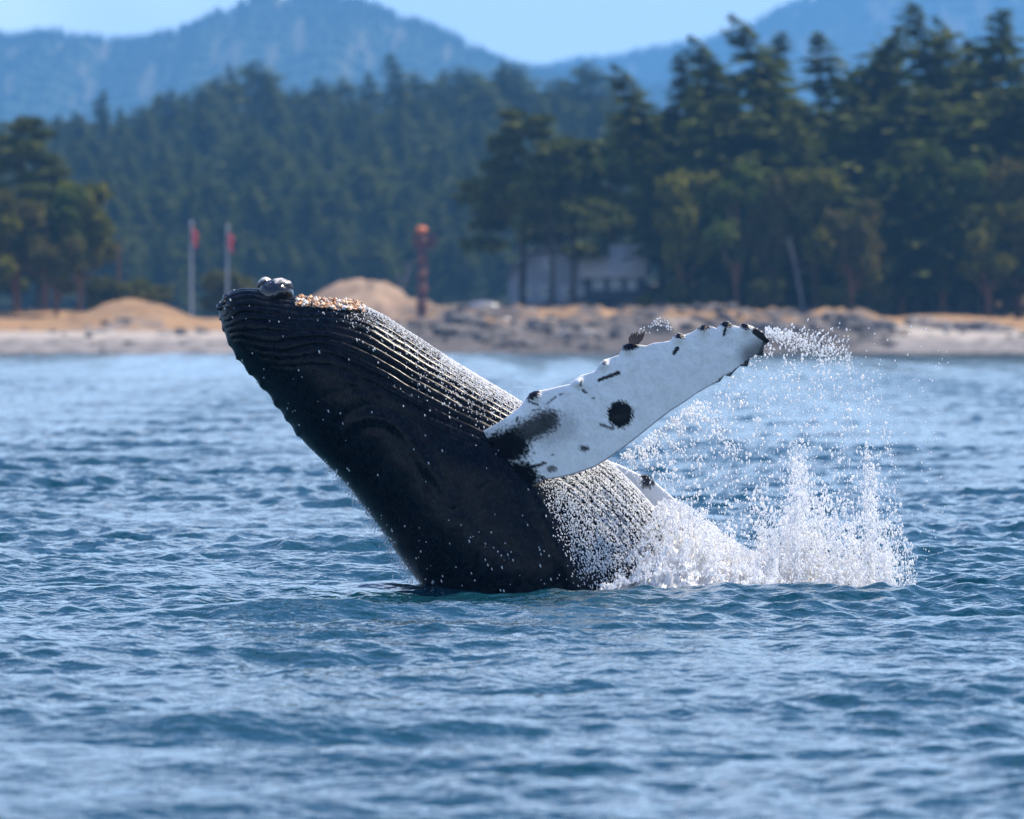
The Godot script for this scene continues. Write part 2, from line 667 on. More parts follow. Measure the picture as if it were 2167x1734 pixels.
func proto(kind: String) -> Node3D:
	if protos.has(kind): return protos[kind]
	var root := Node3D.new()
	var specs := {
		"fir_a": [11, 0.150, 0.12, 44, 9, 0.7, 0.0], "fir_b": [12, 0.175, 0.10, 42, 10, 0.8, 0.3], "fir_c": [13, 0.135, 0.08, 46, 9, 0.6, -0.2],
		"fir_d": [14, 0.20, 0.16, 40, 10, 1.0, -0.4], "fir_e": [15, 0.165, 0.14, 44, 9, 0.9, -1.0], "fir_f": [16, 0.185, 0.22, 36, 11, 1.1, 0.9], "fir_g": [17, 0.22, 0.2, 36, 12, 0.7, 0.0, 0.5], "fir_h": [18, 0.24, 0.25, 34, 12, 0.9, 0.2, 0.42], "fir_i": [19, 0.21, 0.18, 36, 12, 1.0, -0.3, 0.55],
	}
	if specs.has(kind):
		var s: Array = specs[kind]
		put("trunk", trunk_mesh(0.97, 0.014, s[6], 0.0), bark, root)
		put("crown", fir_crown(s[0], s[1], s[2], s[3], s[4], s[5], s[6], Color(0.062, 0.084, 0.024), s[7] if s.size() > 7 else 0.72), leaves, root)
	elif kind == "round_a" or kind == "round_b" or kind == "round_c":
		var n := {"round_a": 1, "round_b": 2, "round_c": 3}
		var k: int = n[kind]
		rng.seed = 900 + k
		var blobs := []
		for i in 15:
			var a := rng.randf() * TAU
			var q := rng.randf_range(0.05, 0.33)
			var y := rng.randf_range(0.38, 0.9)
			blobs.append([Vector3(cos(a) * q, y, sin(a) * q), rng.randf_range(0.1, 0.17), rng.randf_range(0.55, 0.85)])
		var v := PackedVector3Array()
		var idx := PackedInt32Array()
		tube(v, idx, [Vector3(0, -0.03, 0), Vector3(0.03, 0.2, 0), Vector3(-0.02, 0.42, 0.02), Vector3(0.03, 0.7, 0)], [0.028, 0.022, 0.016, 0.008], 7)
		for i in 9:
			var o: Vector3 = blobs[i][0]
			tube(v, idx, [Vector3(0, 0.15 + 0.02 * i, 0), Vector3(o.x * 0.5, o.y * 0.6, o.z * 0.5), o], [0.014, 0.010, 0.005], 5)
		put("trunk", build(v, idx), red_bark, root)
		put("crown", leaf_crown(40 + k, blobs, 260, [Color(0.072, 0.082, 0.017), Color(0.062, 0.066, 0.020), Color(0.050, 0.078, 0.022)][k - 1], [Color(0.230, 0.205, 0.030), Color(0.165, 0.125, 0.040), Color(0.140, 0.165, 0.036)][k - 1], 0.062), leaves, root)
	elif kind == "bush":
		var blobs := []
		rng.seed = 77
		for i in 8:
			blobs.append([Vector3(rng.randf_range(-0.4, 0.4), rng.randf_range(0.2, 0.7), rng.randf_range(-0.3, 0.3)), rng.randf_range(0.2, 0.32), 0.8])
		var v := PackedVector3Array()
		var idx := PackedInt32Array()
		for i in 6:
			var o: Vector3 = blobs[i][0]
			tube(v, idx, [Vector3(0.02 * i - 0.06, -0.05, 0), o * 0.5, o], [0.03, 0.02, 0.01], 5)
		put("stem", build(v, idx), bark, root)
		put("foliage", leaf_crown(51, blobs, 240, Color(0.070, 0.078, 0.024), Color(0.150, 0.135, 0.04), 0.13), leaves, root)
	elif kind == "layered" or kind == "high_layered":   # a pine with long flat tiers reaching to one side
		rng.seed = 88
		var blobs := []
		for i in 22:
			var low := 0.30 if kind == "layered" else 0.50
			var y := low + (0.98 - low) * i / 21.0
			var reach := 0.30 * pow(1.0 - (y - 0.3) / 0.75, 0.6)
			var side := -1.0 if rng.randf() < 0.72 else 1.0
			blobs.append([Vector3(side * reach * rng.randf_range(0.3, 1.0), y, rng.randf_range(-0.14, 0.14)), 0.045 + 0.35 * reach, 0.28])
		var v := PackedVector3Array()
		var idx := PackedInt32Array()
		tube(v, idx, [Vector3(0, -0.03, 0), Vector3(0.005, 0.3, 0), Vector3(-0.01, 0.65, 0), Vector3(0, 0.97, 0)], [0.017, 0.014, 0.009, 0.003], 8)
		for b in blobs:
			var o: Vector3 = b[0]
			tube(v, idx, [Vector3(0, o.y - 0.02, 0), o], [0.006, 0.002], 4)
		put("trunk", build(v, idx), bark, root)
		put("crown", leaf_crown(61, blobs, 190, Color(0.048, 0.066, 0.022), Color(0.150, 0.155, 0.036), 0.045), leaves, root)
	protos[kind] = root
	return root


func tree(kind: String, called: String, where: Vector3, tall: float, wide: float, turn: float, label: String, group := "") -> Node3D:
	var o: Node3D = proto(kind).duplicate()
	o.name = numbered(called)
	add_child(o)
	o.position = where
	o.rotation.y = turn
	o.scale = Vector3(tall * wide, tall, tall * wide)
	return tag(o, label, "tree" if called != "shrub" else "shrub", group)


# a tree on the ground whose tip stands at a pixel's bearing
func tree_to(kind: String, called: String, px: float, py: float, d: float, wide: float, turn: float, label: String, group := "", least := 0.0) -> void:
	var tip := at(px, py, d)
	var y := ground_height(tip.x, d) - 0.2
	tree(kind, called, Vector3(tip.x, y, tip.z), maxf(tip.y - y, least), wide, turn, label, group)


const WALL := ["first right of the round topped tree", "above the slim green shrub", "right of the slim green shrub", "above the flipper's knobs", "left of the pale leaning trunk", "just behind the pale leaning trunk", "right of the pale leaning trunk", "below the thin tipped fir", "below the right leaning tip", "above the flame shaped shrub", "right of the flame shaped shrub", "below the gap in the skyline", "left of the tallest fir's line", "below the tallest fir", "right of the tallest fir's line", "above the leaning driftwood", "cut by the right edge", "past the right edge", "farthest past the right edge"]
const TIERS := ["topmost", "second highest", "third highest", "middle", "third lowest", "second lowest", "lowest", "foot", "front foot"]
const BELOW := [[-70, "beyond the left edge"], [-20, "cut by the left edge"], [30, "behind the flat topped left pine"], [80, "left of the bright green madrona's top"], [130, "behind the bright green madrona"], [180, "right of the bright green madrona's top"], [225, "straight under the tall lone crest fir"], [275, "in the dip right of the lone fir"], [325, "left of the twin crest tips"], [370, "below the twin crest tips"], [410, "in line with the left flagpole"], [450, "between the two flagpoles"], [485, "in line with the right flagpole"], [525, "left of the chin bump's line"], [560, "in line with the whale's chin bump"], [610, "above the start of the barnacle crust"], [660, "above the middle of the barnacle crust"], [710, "above the end of the barnacle crust"], [750, "left of the pale rock hump's line"], [795, "above the pale rock hump"], [840, "just left of the totem pole's line"], [890, "in line with the totem pole"], [935, "just right of the totem pole's line"], [980, "above the long pale beached hull"], [1030, "left of the layered pine at the point"], [1080, "behind the layered pine's left tiers"], [1130, "behind the layered pine's trunk"], [1180, "above the gable house"], [1230, "right of the gable house's chimney"], [1280, "behind the sunlit roof"], [1330, "left of the round topped green tree"], [1380, "behind the round topped green tree"], [1430, "behind the slanted near firs"]]
var told := {}


func slope_label(row: int, px: float) -> String:
	var best := 0
	var near := 1e9
	for k in BELOW.size():
		var d := absf(BELOW[k][0] - px)
		if d < near and not told.has(row * 100 + k):
			near = d
			best = k
	told[row * 100 + best] = true
	return "hazy fir, %s tier of far slope, %s" % [TIERS[row - 1], BELOW[best][1]]


func forest() -> void:
	bark = paint(Color(0.055, 0.042, 0.035), 0.95, 0.2)
	red_bark = paint(Color(0.16, 0.075, 0.045), 0.8, 0.3)
	leaves = tinted(0.75, 0.25)
	leaves.backlight_enabled = true
	leaves.backlight = Color(0.75, 0.8, 0.5)
	for k in ["fir_a", "fir_b", "fir_c", "fir_d", "fir_e", "fir_f", "fir_g", "fir_h", "fir_i", "round_a", "round_b", "round_c", "bush", "layered", "high_layered"]:
		proto(k)
	rng.seed = 321
	# the crest of the far forest, from left to right
	var crest_group := "firs along the crest of the far forest"
	for t in [
		[87, 247, "fir_i", "small pointed fir at the left end of the far forest crest"],
		[125, 240, "fir_a", "narrow fir on the far crest, just left of two thin neighbouring tips"],
		[162, 236, "fir_i", "thin spire fir on the far crest, left of the tall lone fir"],
		[217, 190, "fir_a", "tall lone fir rising above its neighbours at the left of the far crest"],
		[255, 226, "fir_b", "short fir in the shadow of the tall lone fir on the far crest"],
		[300, 222, "fir_h", "low fir in the dip of the far crest, right of the tall lone fir"],
		[327, 196, "fir_b", "broad fir left of the twin tips on the far crest, above the flagpoles"],
		[357, 189, "fir_i", "left one of the twin thin tips on the far crest, above the left flagpole"],
		[388, 196, "fir_a", "right one of the twin thin tips on the far crest, above the left flagpole"],
		[430, 178, "fir_h", "full fir where the far crest climbs, above the right flagpole"],
		[462, 160, "fir_g", "wide fir on the climbing far crest, left of the broad summit fir"],
		[490, 140, "fir_a", "pointed fir beside the broad summit fir, above the whale's snout"],
		[541, 128, "fir_g", "broad summit fir of the far forest, above the whale's chin bump"],
		[577, 154, "fir_b", "drooping fir just right of the broad summit fir"],
		[622, 184, "fir_h", "rounded low fir in the middle of the far crest, right of the summit firs"],
		[668, 166, "fir_i", "slim fir of the middle far crest, above the barnacled chin"],
		[724, 162, "fir_g", "dome shaped fir of the middle far crest"],
		[786, 154, "fir_b", "fir leaning on the left flank of the tall spire above the totem pole"],
		[832, 115, "fir_a", "tall spire fir on the far crest, highest left of the totem pole"],
		[893, 153, "fir_i", "slim fir on the far crest straight above the totem pole"],
		[934, 148, "fir_a", "fir on the far crest, first one right of the totem pole"],
		[969, 140, "fir_h", "ragged fir on the far crest, left of the pair above the gable house"],
		[1005, 153, "fir_g", "low rounded fir on the far crest in the dip before the pair"],
		[1053, 130, "fir_b", "left fir of the dark pair on the far crest"],
		[1087, 134, "fir_h", "right fir of the dark pair on the far crest"],
		[1120, 172, "fir_i", "small fir in the notch of the far crest, left of the last broad fir"],
		[1185, 163, "fir_h", "fir leaning up to the last broad fir on the far crest"],
		[1243, 130, "fir_g", "last broad fir of the far crest, left of the near right hand trees"],
		[1297, 164, "fir_b", "fir right of the last broad one, sloping down to the near trees"],
		[1348, 180, "fir_a", "rightmost far crest fir, half behind the near right hand trees"],
	]:
		tree_to(t[2], "fir_tree", t[0], t[1], 2560.0 + rng.randf_range(-40, 40), rng.randf_range(1.55, 2.1), rng.randf() * TAU, t[3], crest_group)
	# the slope below it, row by row
	var crest := [Vector2(-60, 262), Vector2(90, 250), Vector2(217, 205), Vector2(300, 220), Vector2(400, 190), Vector2(541, 140), Vector2(640, 185), Vector2(832, 140), Vector2(1053, 145), Vector2(1243, 150), Vector2(1348, 185), Vector2(1500, 215)]
	var row := 0
	for d in [2480.0, 2390.0, 2300.0, 2210.0, 2120.0, 2030.0, 1950.0, 1890.0, 1874.0]:
		row += 1
		var px := -70.0 + 20.0 * (row % 2)
		while px < 1440.0:
			var top := line(crest, px)
			var f := row / 7.0
			var py := lerpf(top + 16.0, 395.0, pow(f, 0.9)) + rng.randf_range(-34, 36)
			if row >= 8: py = 490.0 + 25.0 * (row - 8) + rng.randf_range(-35, 30)
			tree_to(["fir_a", "fir_b", "fir_i", "fir_h", "fir_d", "fir_g", "fir_h"][rng.randi() % 7], "fir_tree", px + rng.randf_range(-14, 14), py, d + rng.randf_range(-30, 30), rng.randf_range(1.25, 1.75), rng.randf() * TAU, slope_label(row, px), "firs filling the far wooded slope", 11.0)
			px += 52.0 - row * 0.5
	# the near trees on the right
	var near := [
		[1105, 232, 1108, "layered", 1.0, 0.2, "ragged pine with flat dark tiers reaching left at the edge of the right hand trees"],
		[1212, 290, 1096, "high_layered", 1.0, 0.0, "dark pine whose bare trunk stands right of the gable house's white chimney"],
		[1168, 300, 1092, "high_layered", 0.9, 0.1, "dark pine whose bare trunk stands in front of the gable house"],
		[1402, 140, 1118, "fir_e", 1.15, 0.0, "leftmost tall fir of the right hand trees, slanted tip against the blue slope"],
		[1447, 117, 1124, "fir_c", 1.2, 1.0, "pointed fir beside the leftmost tall fir of the right hand trees"],
		[1507, 122, 1112, "fir_b", 1.25, 2.0, "second tier fir where the blue mountain slope meets the right hand trees"],
		[1570, 80, 1120, "fir_e", 1.1, 0.0, "fir with its tip bent to the left, left of the highest middle fir"],
		[1640, 70, 1130, "fir_c", 1.2, 4.0, "dark fir close behind the highest middle fir"],
		[1676, 36, 1116, "fir_e", 1.15, 0.1, "highest middle fir of the right hand trees, tip bent left against the mountain"],
		[1745, 72, 1124, "fir_a", 1.2, 5.0, "thin tipped fir between the highest middle fir and the right leaning one"],
		[1812, 52, 1118, "fir_f", 1.0, 0.0, "fir with its tip leaning right, left of the gap in the right hand trees"],
		[1850, 100, 1128, "fir_d", 1.1, 2.2, "fir sloping down into the gap in the right hand trees"],
		[1906, 86, 1122, "fir_b", 0.95, 3.0, "narrow fir standing in the gap, left of the tallest fir"],
		[1980, 8, 1112, "fir_d", 1.1, 0.5, "tallest fir of the right hand trees with uneven branches, near the right edge"],
		[2046, 88, 1126, "fir_c", 1.2, 1.7, "shorter dark fir between the two tallest tips at the right edge"],
		[2073, 40, 1134, "fir_e", 0.9, 0.0, "slanted small tip beside the rightmost tall fir"],
		[2112, 24, 1114, "fir_a", 1.25, 2.5, "rightmost tall fir, its spire near the top right corner"],
		[2160, 60, 1120, "fir_b", 1.3, 3.3, "fir cut off by the right edge of the picture"],
		[2230, 70, 1124, "fir_d", 1.3, 4.4, "fir just beyond the right edge of the picture"],
	]
	for t in near:
		tree_to(t[3], "fir_tree" if not t[3].ends_with("layered") else "pine_tree", t[0], t[1], t[2], t[4] * (1.3 if not t[3].ends_with("layered") else 1.0), t[5], t[6], "tall trees on the right shore")
	rng.seed = 99
	for d in [1100.0, 1086.0]:
		var px := 1440.0 if d > 1090.0 else 1465.0
		var count := 0
		while px < 2230.0:
			var py := (250.0 if d > 1090.0 else 375.0) + rng.randf_range(-45, 50) - 35.0 * smoothstep(1450.0, 1700.0, px)
			if px > 1330.0 or d > 1090.0:
				tree_to(["fir_a", "fir_b", "fir_d", "fir_f", "fir_g"][rng.randi() % 5], "fir_tree", px, py, d + rng.randf_range(-5, 5), rng.randf_range(1.5, 2.0), rng.randf() * TAU, "dark fir, %s of right hand trees, %s" % ["lower wall" if d > 1090.0 else "front row", WALL[mini(count, WALL.size() - 1)]], "firs in the lower wall of the right hand trees")
				count += 1
			px += rng.randf_range(46, 66)
	for t in [
		[1395, 218, 1128, "round_a", 0.75, 0.4, "round topped light green tree at the left shoulder of the right hand trees"],
		[1480, 232, 1124, "round_b", 0.8, 1.4, "olive green broadleaf tree right of the round topped one"],
		[1300, 285, 1130, "round_c", 0.9, 2.4, "broad leafy tree above the sunlit roof"],
		[1640, 365, 1080, "round_b", 0.62, 3.0, "brownish broadleaf tree low in the right hand trees, above the pale leaning trunk"],
		[1905, 300, 1082, "round_c", 0.7, 0.9, "yellowish green broadleaf tree below the gap in the right hand trees"],
		[1560, 340, 1078, "round_c", 0.8, 1.9, "olive crowned tree above the flipper's knobs, left of the brownish one"],
		[1730, 330, 1080, "round_a", 0.7, 2.9, "full olive tree right of the brownish one, under the thin tipped fir"],
		[1800, 420, 1074, "round_b", 0.75, 4.9, "low olive tree left of the yellow green flame shaped shrub"],
		[1990, 330, 1082, "round_c", 0.75, 0.2, "olive broadleaf tree below the tallest fir"],
		[1440, 330, 1080, "round_a", 0.7, 5.5, "leafy olive tree above the slim green shrub right of the houses"],
		[2160, 300, 1084, "round_b", 0.8, 3.6, "olive tree cut by the right edge below the rightmost fir"],
		[2090, 400, 1080, "round_a", 0.9, 5.0, "broadleaf tree with an arching light green top near the right edge"],
	]:
		tree_to(t[3], "broadleaf_tree", t[0], t[1], t[2], t[4], t[5], t[6], "broadleaf trees among the right hand firs")
	# the trees of the left point
	for t in [
		[38, 248, 1100, "layered", 1.0, 2.6, "thin pine with a flat tufted top at the left edge", "pine_tree"],
		[-30, 300, 1104, "fir_b", 1.5, 1.0, "dark fir cut off by the left edge", "fir_tree"],
		[75, 300, 1108, "fir_d", 1.4, 2.0, "dark fir behind the rounded madrona crowns on the left", "fir_tree"],
		[165, 358, 1092, "round_a", 0.72, 0.0, "madrona with a bright green rounded crown leaning out to the right", "madrona_tree"],
		[95, 388, 1086, "round_c", 0.9, 1.3, "tall dark crowned madrona left of the bright green one", "madrona_tree"],
		[35, 400, 1080, "round_b", 0.95, 2.3, "brownish madrona at the left edge above the dry grass", "madrona_tree"],
		[-20, 430, 1078, "round_a", 1.0, 3.3, "madrona half outside the left edge", "madrona_tree"],
		[120, 500, 1076, "round_b", 1.0, 4.1, "low dark madrona standing on the beach bank beside the grassy mound", "madrona_tree"],
	]:
		tree_to(t[3], t[7], t[0], t[1], t[2], t[4], t[5], t[6], "trees on the left point")
	for t in [
		[318, 582, 1078, 2.1, "brown green shrub on the grassy mound left of the flagpoles"],
		[268, 590, 1082, 1.6, "smaller shrub at the left of the mound's brown green shrub"],
		[205, 575, 1080, 1.5, "leafy shrub at the foot of the madronas"],
		[475, 560, 1120, 1.5, "pale green shrub between the two flagpoles and the whale's snout"],
		[1842, 512, 1076, 1.15, "yellow green shrub shaped like a leaning flame under the right hand firs"],
		[1520, 590, 1078, 1.2, "green shrub above the whale's flipper, left of the pale leaning trunk"],
		[1440, 580, 1080, 1.0, "slim green shrub right of the two houses"],
		[1620, 570, 1074, 1.3, "wide green shrub at the foot of the pale leaning trunk"],
		[1370, 618, 1074, 1.6, "dark green shrub in front of the second house"],
		[1750, 600, 1072, 1.8, "dark low shrub behind the right hand grass strip"],
		[1930, 600, 1085, 1.4, "brownish shrub between the right hand trunks and the grass"],
	]:
		tree_to("bush", "shrub", t[0], t[1], t[2], t[3] * 0.6, t[0] * 0.37, t[4], "shrubs along the shore bank")


# ---------------------------------------------------------------- things on the shore

func box(size: Vector3, where := Vector3.ZERO) -> ArrayMesh:
	var st := SurfaceTool.new()
	var b := BoxMesh.new()
	b.size = size
	st.append_from(b, 0, Transform3D(Basis(), where))
	return st.commit()


func shape(pts: PackedVector2Array, depth: float) -> ArrayMesh:   # an outline in x and y given thickness along z
	var v := PackedVector3Array()
	var tri := Geometry2D.triangulate_polygon(pts)
	for k in range(0, tri.size(), 3):
		for z in [depth / 2, -depth / 2]:
			for q in 3:
				var p := pts[tri[k + (q if z > 0 else 2 - q)]]
				v.append(Vector3(p.x, p.y, z))
	for i in pts.size():
		var p := pts[i]
		var q := pts[(i + 1) % pts.size()]
		for w in [[p, 1], [q, 1], [q, -1], [p, 1], [q, -1], [p, -1]]:
			v.append(Vector3(w[0].x, w[0].y, w[1] * depth / 2))
	return build(v, PackedInt32Array())


func shore_things() -> void:
	var u := S * 1060.0 / D0       # metres for a photo pixel at the bank
	# totem pole
	var base := at(893, 664, 1060)
	base.y = ground_height(base.x, 1060.0) - 0.2
	var top := at(893, 478, 1060).y - base.y
	var t := thing("totem_pole", base)
	tag(t, "carved brown red totem pole with spread wings and an orange head on the shore", "totem pole")
	var red := paint(Color(0.13, 0.050, 0.042), 0.8)
	var dark := paint(Color(0.095, 0.045, 0.05), 0.8)
	put("pole", tube_mesh([Vector3(0, 0, 0), Vector3(0, top * 0.3, 0), Vector3(0, top * 0.55, 0), Vector3(0, top * 0.86, 0)], [0.50, 0.54, 0.50, 0.48], 14), dark, t)
	for k in 4:
		var f := top * (0.16 + 0.16 * k)
		var figure := put("carved_figure", lump(Vector3(0.62, 0.55, 0.6), 0.25, 0.5, 20 + k, 10), red, t)
		figure.position = Vector3(0, f, 0.08)
		var beak := put("beak", tube_mesh([Vector3(0, 0.1, 0.3), Vector3(0, 0.02, 0.8), Vector3(0, -0.15, 1.0)], [0.2, 0.14, 0.03], 6), red if k % 2 else dark, figure)
	for s in [-1.0, 1.0]:
		var wing := put("wing", shape(PackedVector2Array([Vector2(0.35, 0.55), Vector2(0.9, 0.85), Vector2(1.45, 0.7), Vector2(1.55, 0.1), Vector2(1.4, -0.6), Vector2(1.0, -1.05), Vector2(0.4, -0.9)]), 0.18), dark, t)
		wing.position = Vector3(0.12, top * 0.84, 0)
		wing.scale = Vector3(1.0 if s > 0 else -0.75, 1, 1.6)
	put("head", lump(Vector3(0.62, 0.75, 0.6), 0.15, 0.4, 31, 12), red, t).position = Vector3(0, top * 0.83, 0)
	put("crest", lump(Vector3(0.66, 0.42, 0.6), 0.12, 0.5, 32, 10), paint(Color(0.62, 0.17, 0.06), 0.7), t).position = Vector3(-0.05, top * 0.955, 0.05)
	# flagpoles
	var white := paint(Color(0.30, 0.33, 0.38), 0.5)
	var flag_red := paint(Color(0.55, 0.03, 0.05), 0.8)
	for f in [[405, 472, 680, "white flagpole with a red and white flag hanging limp, left one of two"], [481, 482, 672, "white flagpole with a limp red and white flag, nearer one to the whale's snout"]]:
		var b := at(f[0], f[2], 1064)
		b.y = ground_height(b.x, 1064.0) - 0.2
		var h := at(f[0], f[1], 1064).y - b.y
		var p := thing("flagpole", b)
		tag(p, f[3], "flagpole", "flagpoles by the beach")
		put("pole", tube_mesh([Vector3.ZERO, Vector3(0, h * 0.5, 0), Vector3(0, h, 0)], [0.15, 0.13, 0.10], 10), white, p)
		put("finial", lump(Vector3(0.2, 0.2, 0.2), 0.0, 0.3, 1, 8), white, p).position.y = h + 0.1
		var rows := 15
		var cols := 9
		var v := PackedVector3Array()
		var c := PackedColorArray()
		for i in rows:
			for j in cols:
				var e := j / float(cols - 1)
				v.append(Vector3(0.14 + 0.62 * e * (0.7 + 0.2 * sin(i * 0.5)), h - 0.45 - 1.75 * i / (rows - 1.0) - 0.5 * e, 0.22 * sin(e * 9.0 + i * 0.15)))
				c.append(Color(0.75, 0.72, 0.72) if e > 0.42 and e < 0.6 else Color(0.62, 0.03, 0.05))
		var fm := tinted(0.85)
		fm.backlight_enabled = true
		fm.backlight = Color(0.6, 0.6, 0.6)
		put("flag", build(v, grid_index(rows, cols), c, grid_normals(v, rows, cols)), fm, p)
	# the gable house
	var ho := at(1160, 650, 1112)
	ho.y = ground_height(ho.x, 1112.0) - 0.5
	var k := S * 1112.0 / D0
	var base_y := ho.y
	var py := func(row: float) -> float: return at(0, row, 1112).y - base_y
	var h1 := thing("gable_house", ho)
	tag(h1, "grey blue gable house with a white chimney behind two bare pine trunks", "house")
	var wall := paint(Color(0.27, 0.30, 0.35), 0.85)
	var eave: float = py.call(578)
	var apex: float = py.call(508)
	put("wall", shape(PackedVector2Array([Vector2(-84 * k, 0), Vector2(88 * k, 0), Vector2(88 * k, eave), Vector2(2 * k, apex), Vector2(-84 * k, eave)]), 8.0), wall, h1)
	var slate := paint(Color(0.13, 0.135, 0.16), 0.8)
	for s in [-1.0, 1.0]:
		var lean := atan2(apex - eave, 86 * k)
		var long := 86 * k / cos(lean) + 1.3
		var r := put("roof_slope", box(Vector3(long, 0.22, 9.6)), slate, h1)
		r.position = Vector3(2 * k + s * (long / 2 - 0.05) * cos(lean), apex + 0.22 - (long / 2) * sin(lean), 0.2)
		r.rotation.z = -s * lean
	put("chimney", box(Vector3(22 * k, 5.0, 1.2), Vector3(44 * k, py.call(488) - 2.5, -1.2)), paint(Color(0.55, 0.56, 0.58), 0.8), h1)
	var glass := paint(Color(0.06, 0.10, 0.15), 0.1, 0.6)
	var trim := paint(Color(0.5, 0.53, 0.58), 0.7)
	for w in [[-45, 618, 26, 26], [-5, 618, 30, 26], [40, 618, 24, 26], [2, 560, 26, 22]]:
		var f := put("window", box(Vector3(w[2] * k, w[3] * k, 0.14), Vector3(w[0] * k, py.call(w[1]), 4.05)), trim, h1)
		put("pane", box(Vector3((w[2] - 6) * k, (w[3] - 6) * k, 0.06), Vector3(w[0] * k, py.call(w[1]), 4.12)), glass, f)
	put("door", box(Vector3(16 * k, 2.1, 0.12), Vector3(72 * k, 1.55, 4.04)), trim, h1)
	# the second house, sunlit roof
	var h2o := at(1300, 640, 1108)
	h2o.y = ground_height(h2o.x, 1108.0) - 0.5
	var h2 := thing("shingled_house", h2o)
	tag(h2, "dark walled house with a pale sunlit roof, right of the gable house", "house")
	var w2 := 62.0 * k
	var eave2 := at(0, 584, 1108).y - h2o.y
	var ridge2 := at(0, 524, 1108).y - h2o.y
	put("wall", box(Vector3(w2 * 2, eave2, 7.0), Vector3(0, eave2 / 2, 0)), paint(Color(0.055, 0.065, 0.095), 0.85), h2)
	var pale := paint(Color(0.55, 0.50, 0.45), 0.75)
	for s in [-1.0, 1.0]:
		var a := atan2(ridge2 - eave2, 4.0)
		var long := 4.0 / cos(a) + 0.5
		var r := put("roof_slope", box(Vector3(w2 * 2 + 1.2, 0.2, long)), pale, h2)
		r.position = Vector3(0, ridge2 + 0.1 - long / 2 * sin(a), s * (long / 2 - 0.04) * cos(a))
		r.rotation.x = s * a
	put("roof_ridge", box(Vector3(w2 * 2 + 1.2, 0.25, 0.4), Vector3(0, ridge2 + 0.22, 0)), pale, h2)
	put("wall_gable", box(Vector3(w2 * 1.96, ridge2 - eave2 - 0.6, 1.2), Vector3(0, eave2 + (ridge2 - eave2 - 0.6) / 2, 0)), wall, h2)
	for w in [[-34, 26], [2, 26], [36, 20]]:
		var f := put("window", box(Vector3(w[1] * k, 1.3, 0.14), Vector3(w[0] * k, 1.9, 3.55)), trim, h2)
		put("pane", box(Vector3((w[1] - 6) * k, 1.05, 0.06), Vector3(w[0] * k, 1.9, 3.62)), glass, f)
	# tarp shelter
	var so := at(1388, 600, 1104)
	so.y = ground_height(so.x, 1104.0) - 0.3
	var sh := thing("tarp_shelter", so)
	tag(sh, "blue rounded tarp shelter at the right end of the two houses", "shelter")
	var v := PackedVector3Array()
	var rise := at(0, 536, 1104).y - so.y
	for i in 9:
		for j in 17:
			var a := PI * j / 16.0
			v.append(Vector3(-cos(a) * 24 * k, 1.4 + sin(a) * (rise - 1.4), -2.0 + 4.0 * i / 8.0 + 0.06 * sin(j * 2.0)))
	put("tarp", build(v, grid_index(9, 17), PackedColorArray(), grid_normals(v, 9, 17)), paint(Color(0.10, 0.19, 0.33), 0.5), sh)
	for sx in [-1.0, 1.0]:
		for sz in [-1.9, 1.9]:
			put("post", tube_mesh([Vector3(sx * 23 * k, 0, sz), Vector3(sx * 23 * k, 1.5, sz)], [0.07, 0.07], 6), bark, sh)
	# upturned boats and the white trailer
	for b in [[1022, 634, 66, 17, "long pale hull of a beached boat left of the gable house", Color(0.20, 0.22, 0.26)], [1120, 652, 56, 10, "white skiff lying upturned before the gable house", Color(0.40, 0.43, 0.47)]]:
		var o := at(b[0], b[1], 1078)
		o.y = ground_height(o.x, 1078.0)
		var bt := thing("beached_boat", o)
		tag(bt, b[4], "boat")
		var hv := PackedVector3Array()
		var half: float = b[2] * u / 2
		var tall: float = b[3] * u
		for i in 25:
			var e := i / 24.0
			var wide := pow(sin(PI * clampf(0.06 + e * 0.9, 0, 1)), 0.45)
			for j in 15:
				var a := PI * j / 14.0
				hv.append(Vector3(lerpf(-half, half, e), sin(a) * tall * (0.6 + 0.4 * wide) * (0.5 + 0.5 * wide), cos(a) * 0.9 * wide))
		put("hull", build(hv, grid_index(25, 15), PackedColorArray(), grid_normals(hv, 25, 15)), paint(b[5], 0.35), bt)
		put("keel", box(Vector3(half * 1.8, 0.1, 0.08), Vector3(0, tall + 0.03, 0)), paint(Color(0.3, 0.2, 0.15)), bt)
		put("rub_rail", box(Vector3(half * 1.9, 0.09, 0.05), Vector3(0, 0.3, 0.93)), paint(Color(0.3, 0.2, 0.15)), bt)
	# white ball put in to stand for a bright glint on the bank
	var bu := at(1073, 648, 1060)
	bu.y = ground_height(bu.x, 1060.0) + 0.25
	var glint := thing("glint_ball", bu)
	tag(glint, "round white ball standing for a bright glint on the bank below the gable house", "glint")
	put("float", lump(Vector3(0.40, 0.40, 0.40), 0.0, 0.2, 3, 14), paint(Color(0.85, 0.85, 0.83), 0.3), glint)
	put("ring", tube_mesh([Vector3(0, 0.45, 0), Vector3(0.05, 0.62, 0), Vector3(0.1, 0.45, 0)], [0.03, 0.03, 0.03], 6), paint(Color(0.3, 0.3, 0.3), 0.4), glint)
	# leaning bare trunks
	var gray := paint(Color(0.15, 0.14, 0.14), 0.9)
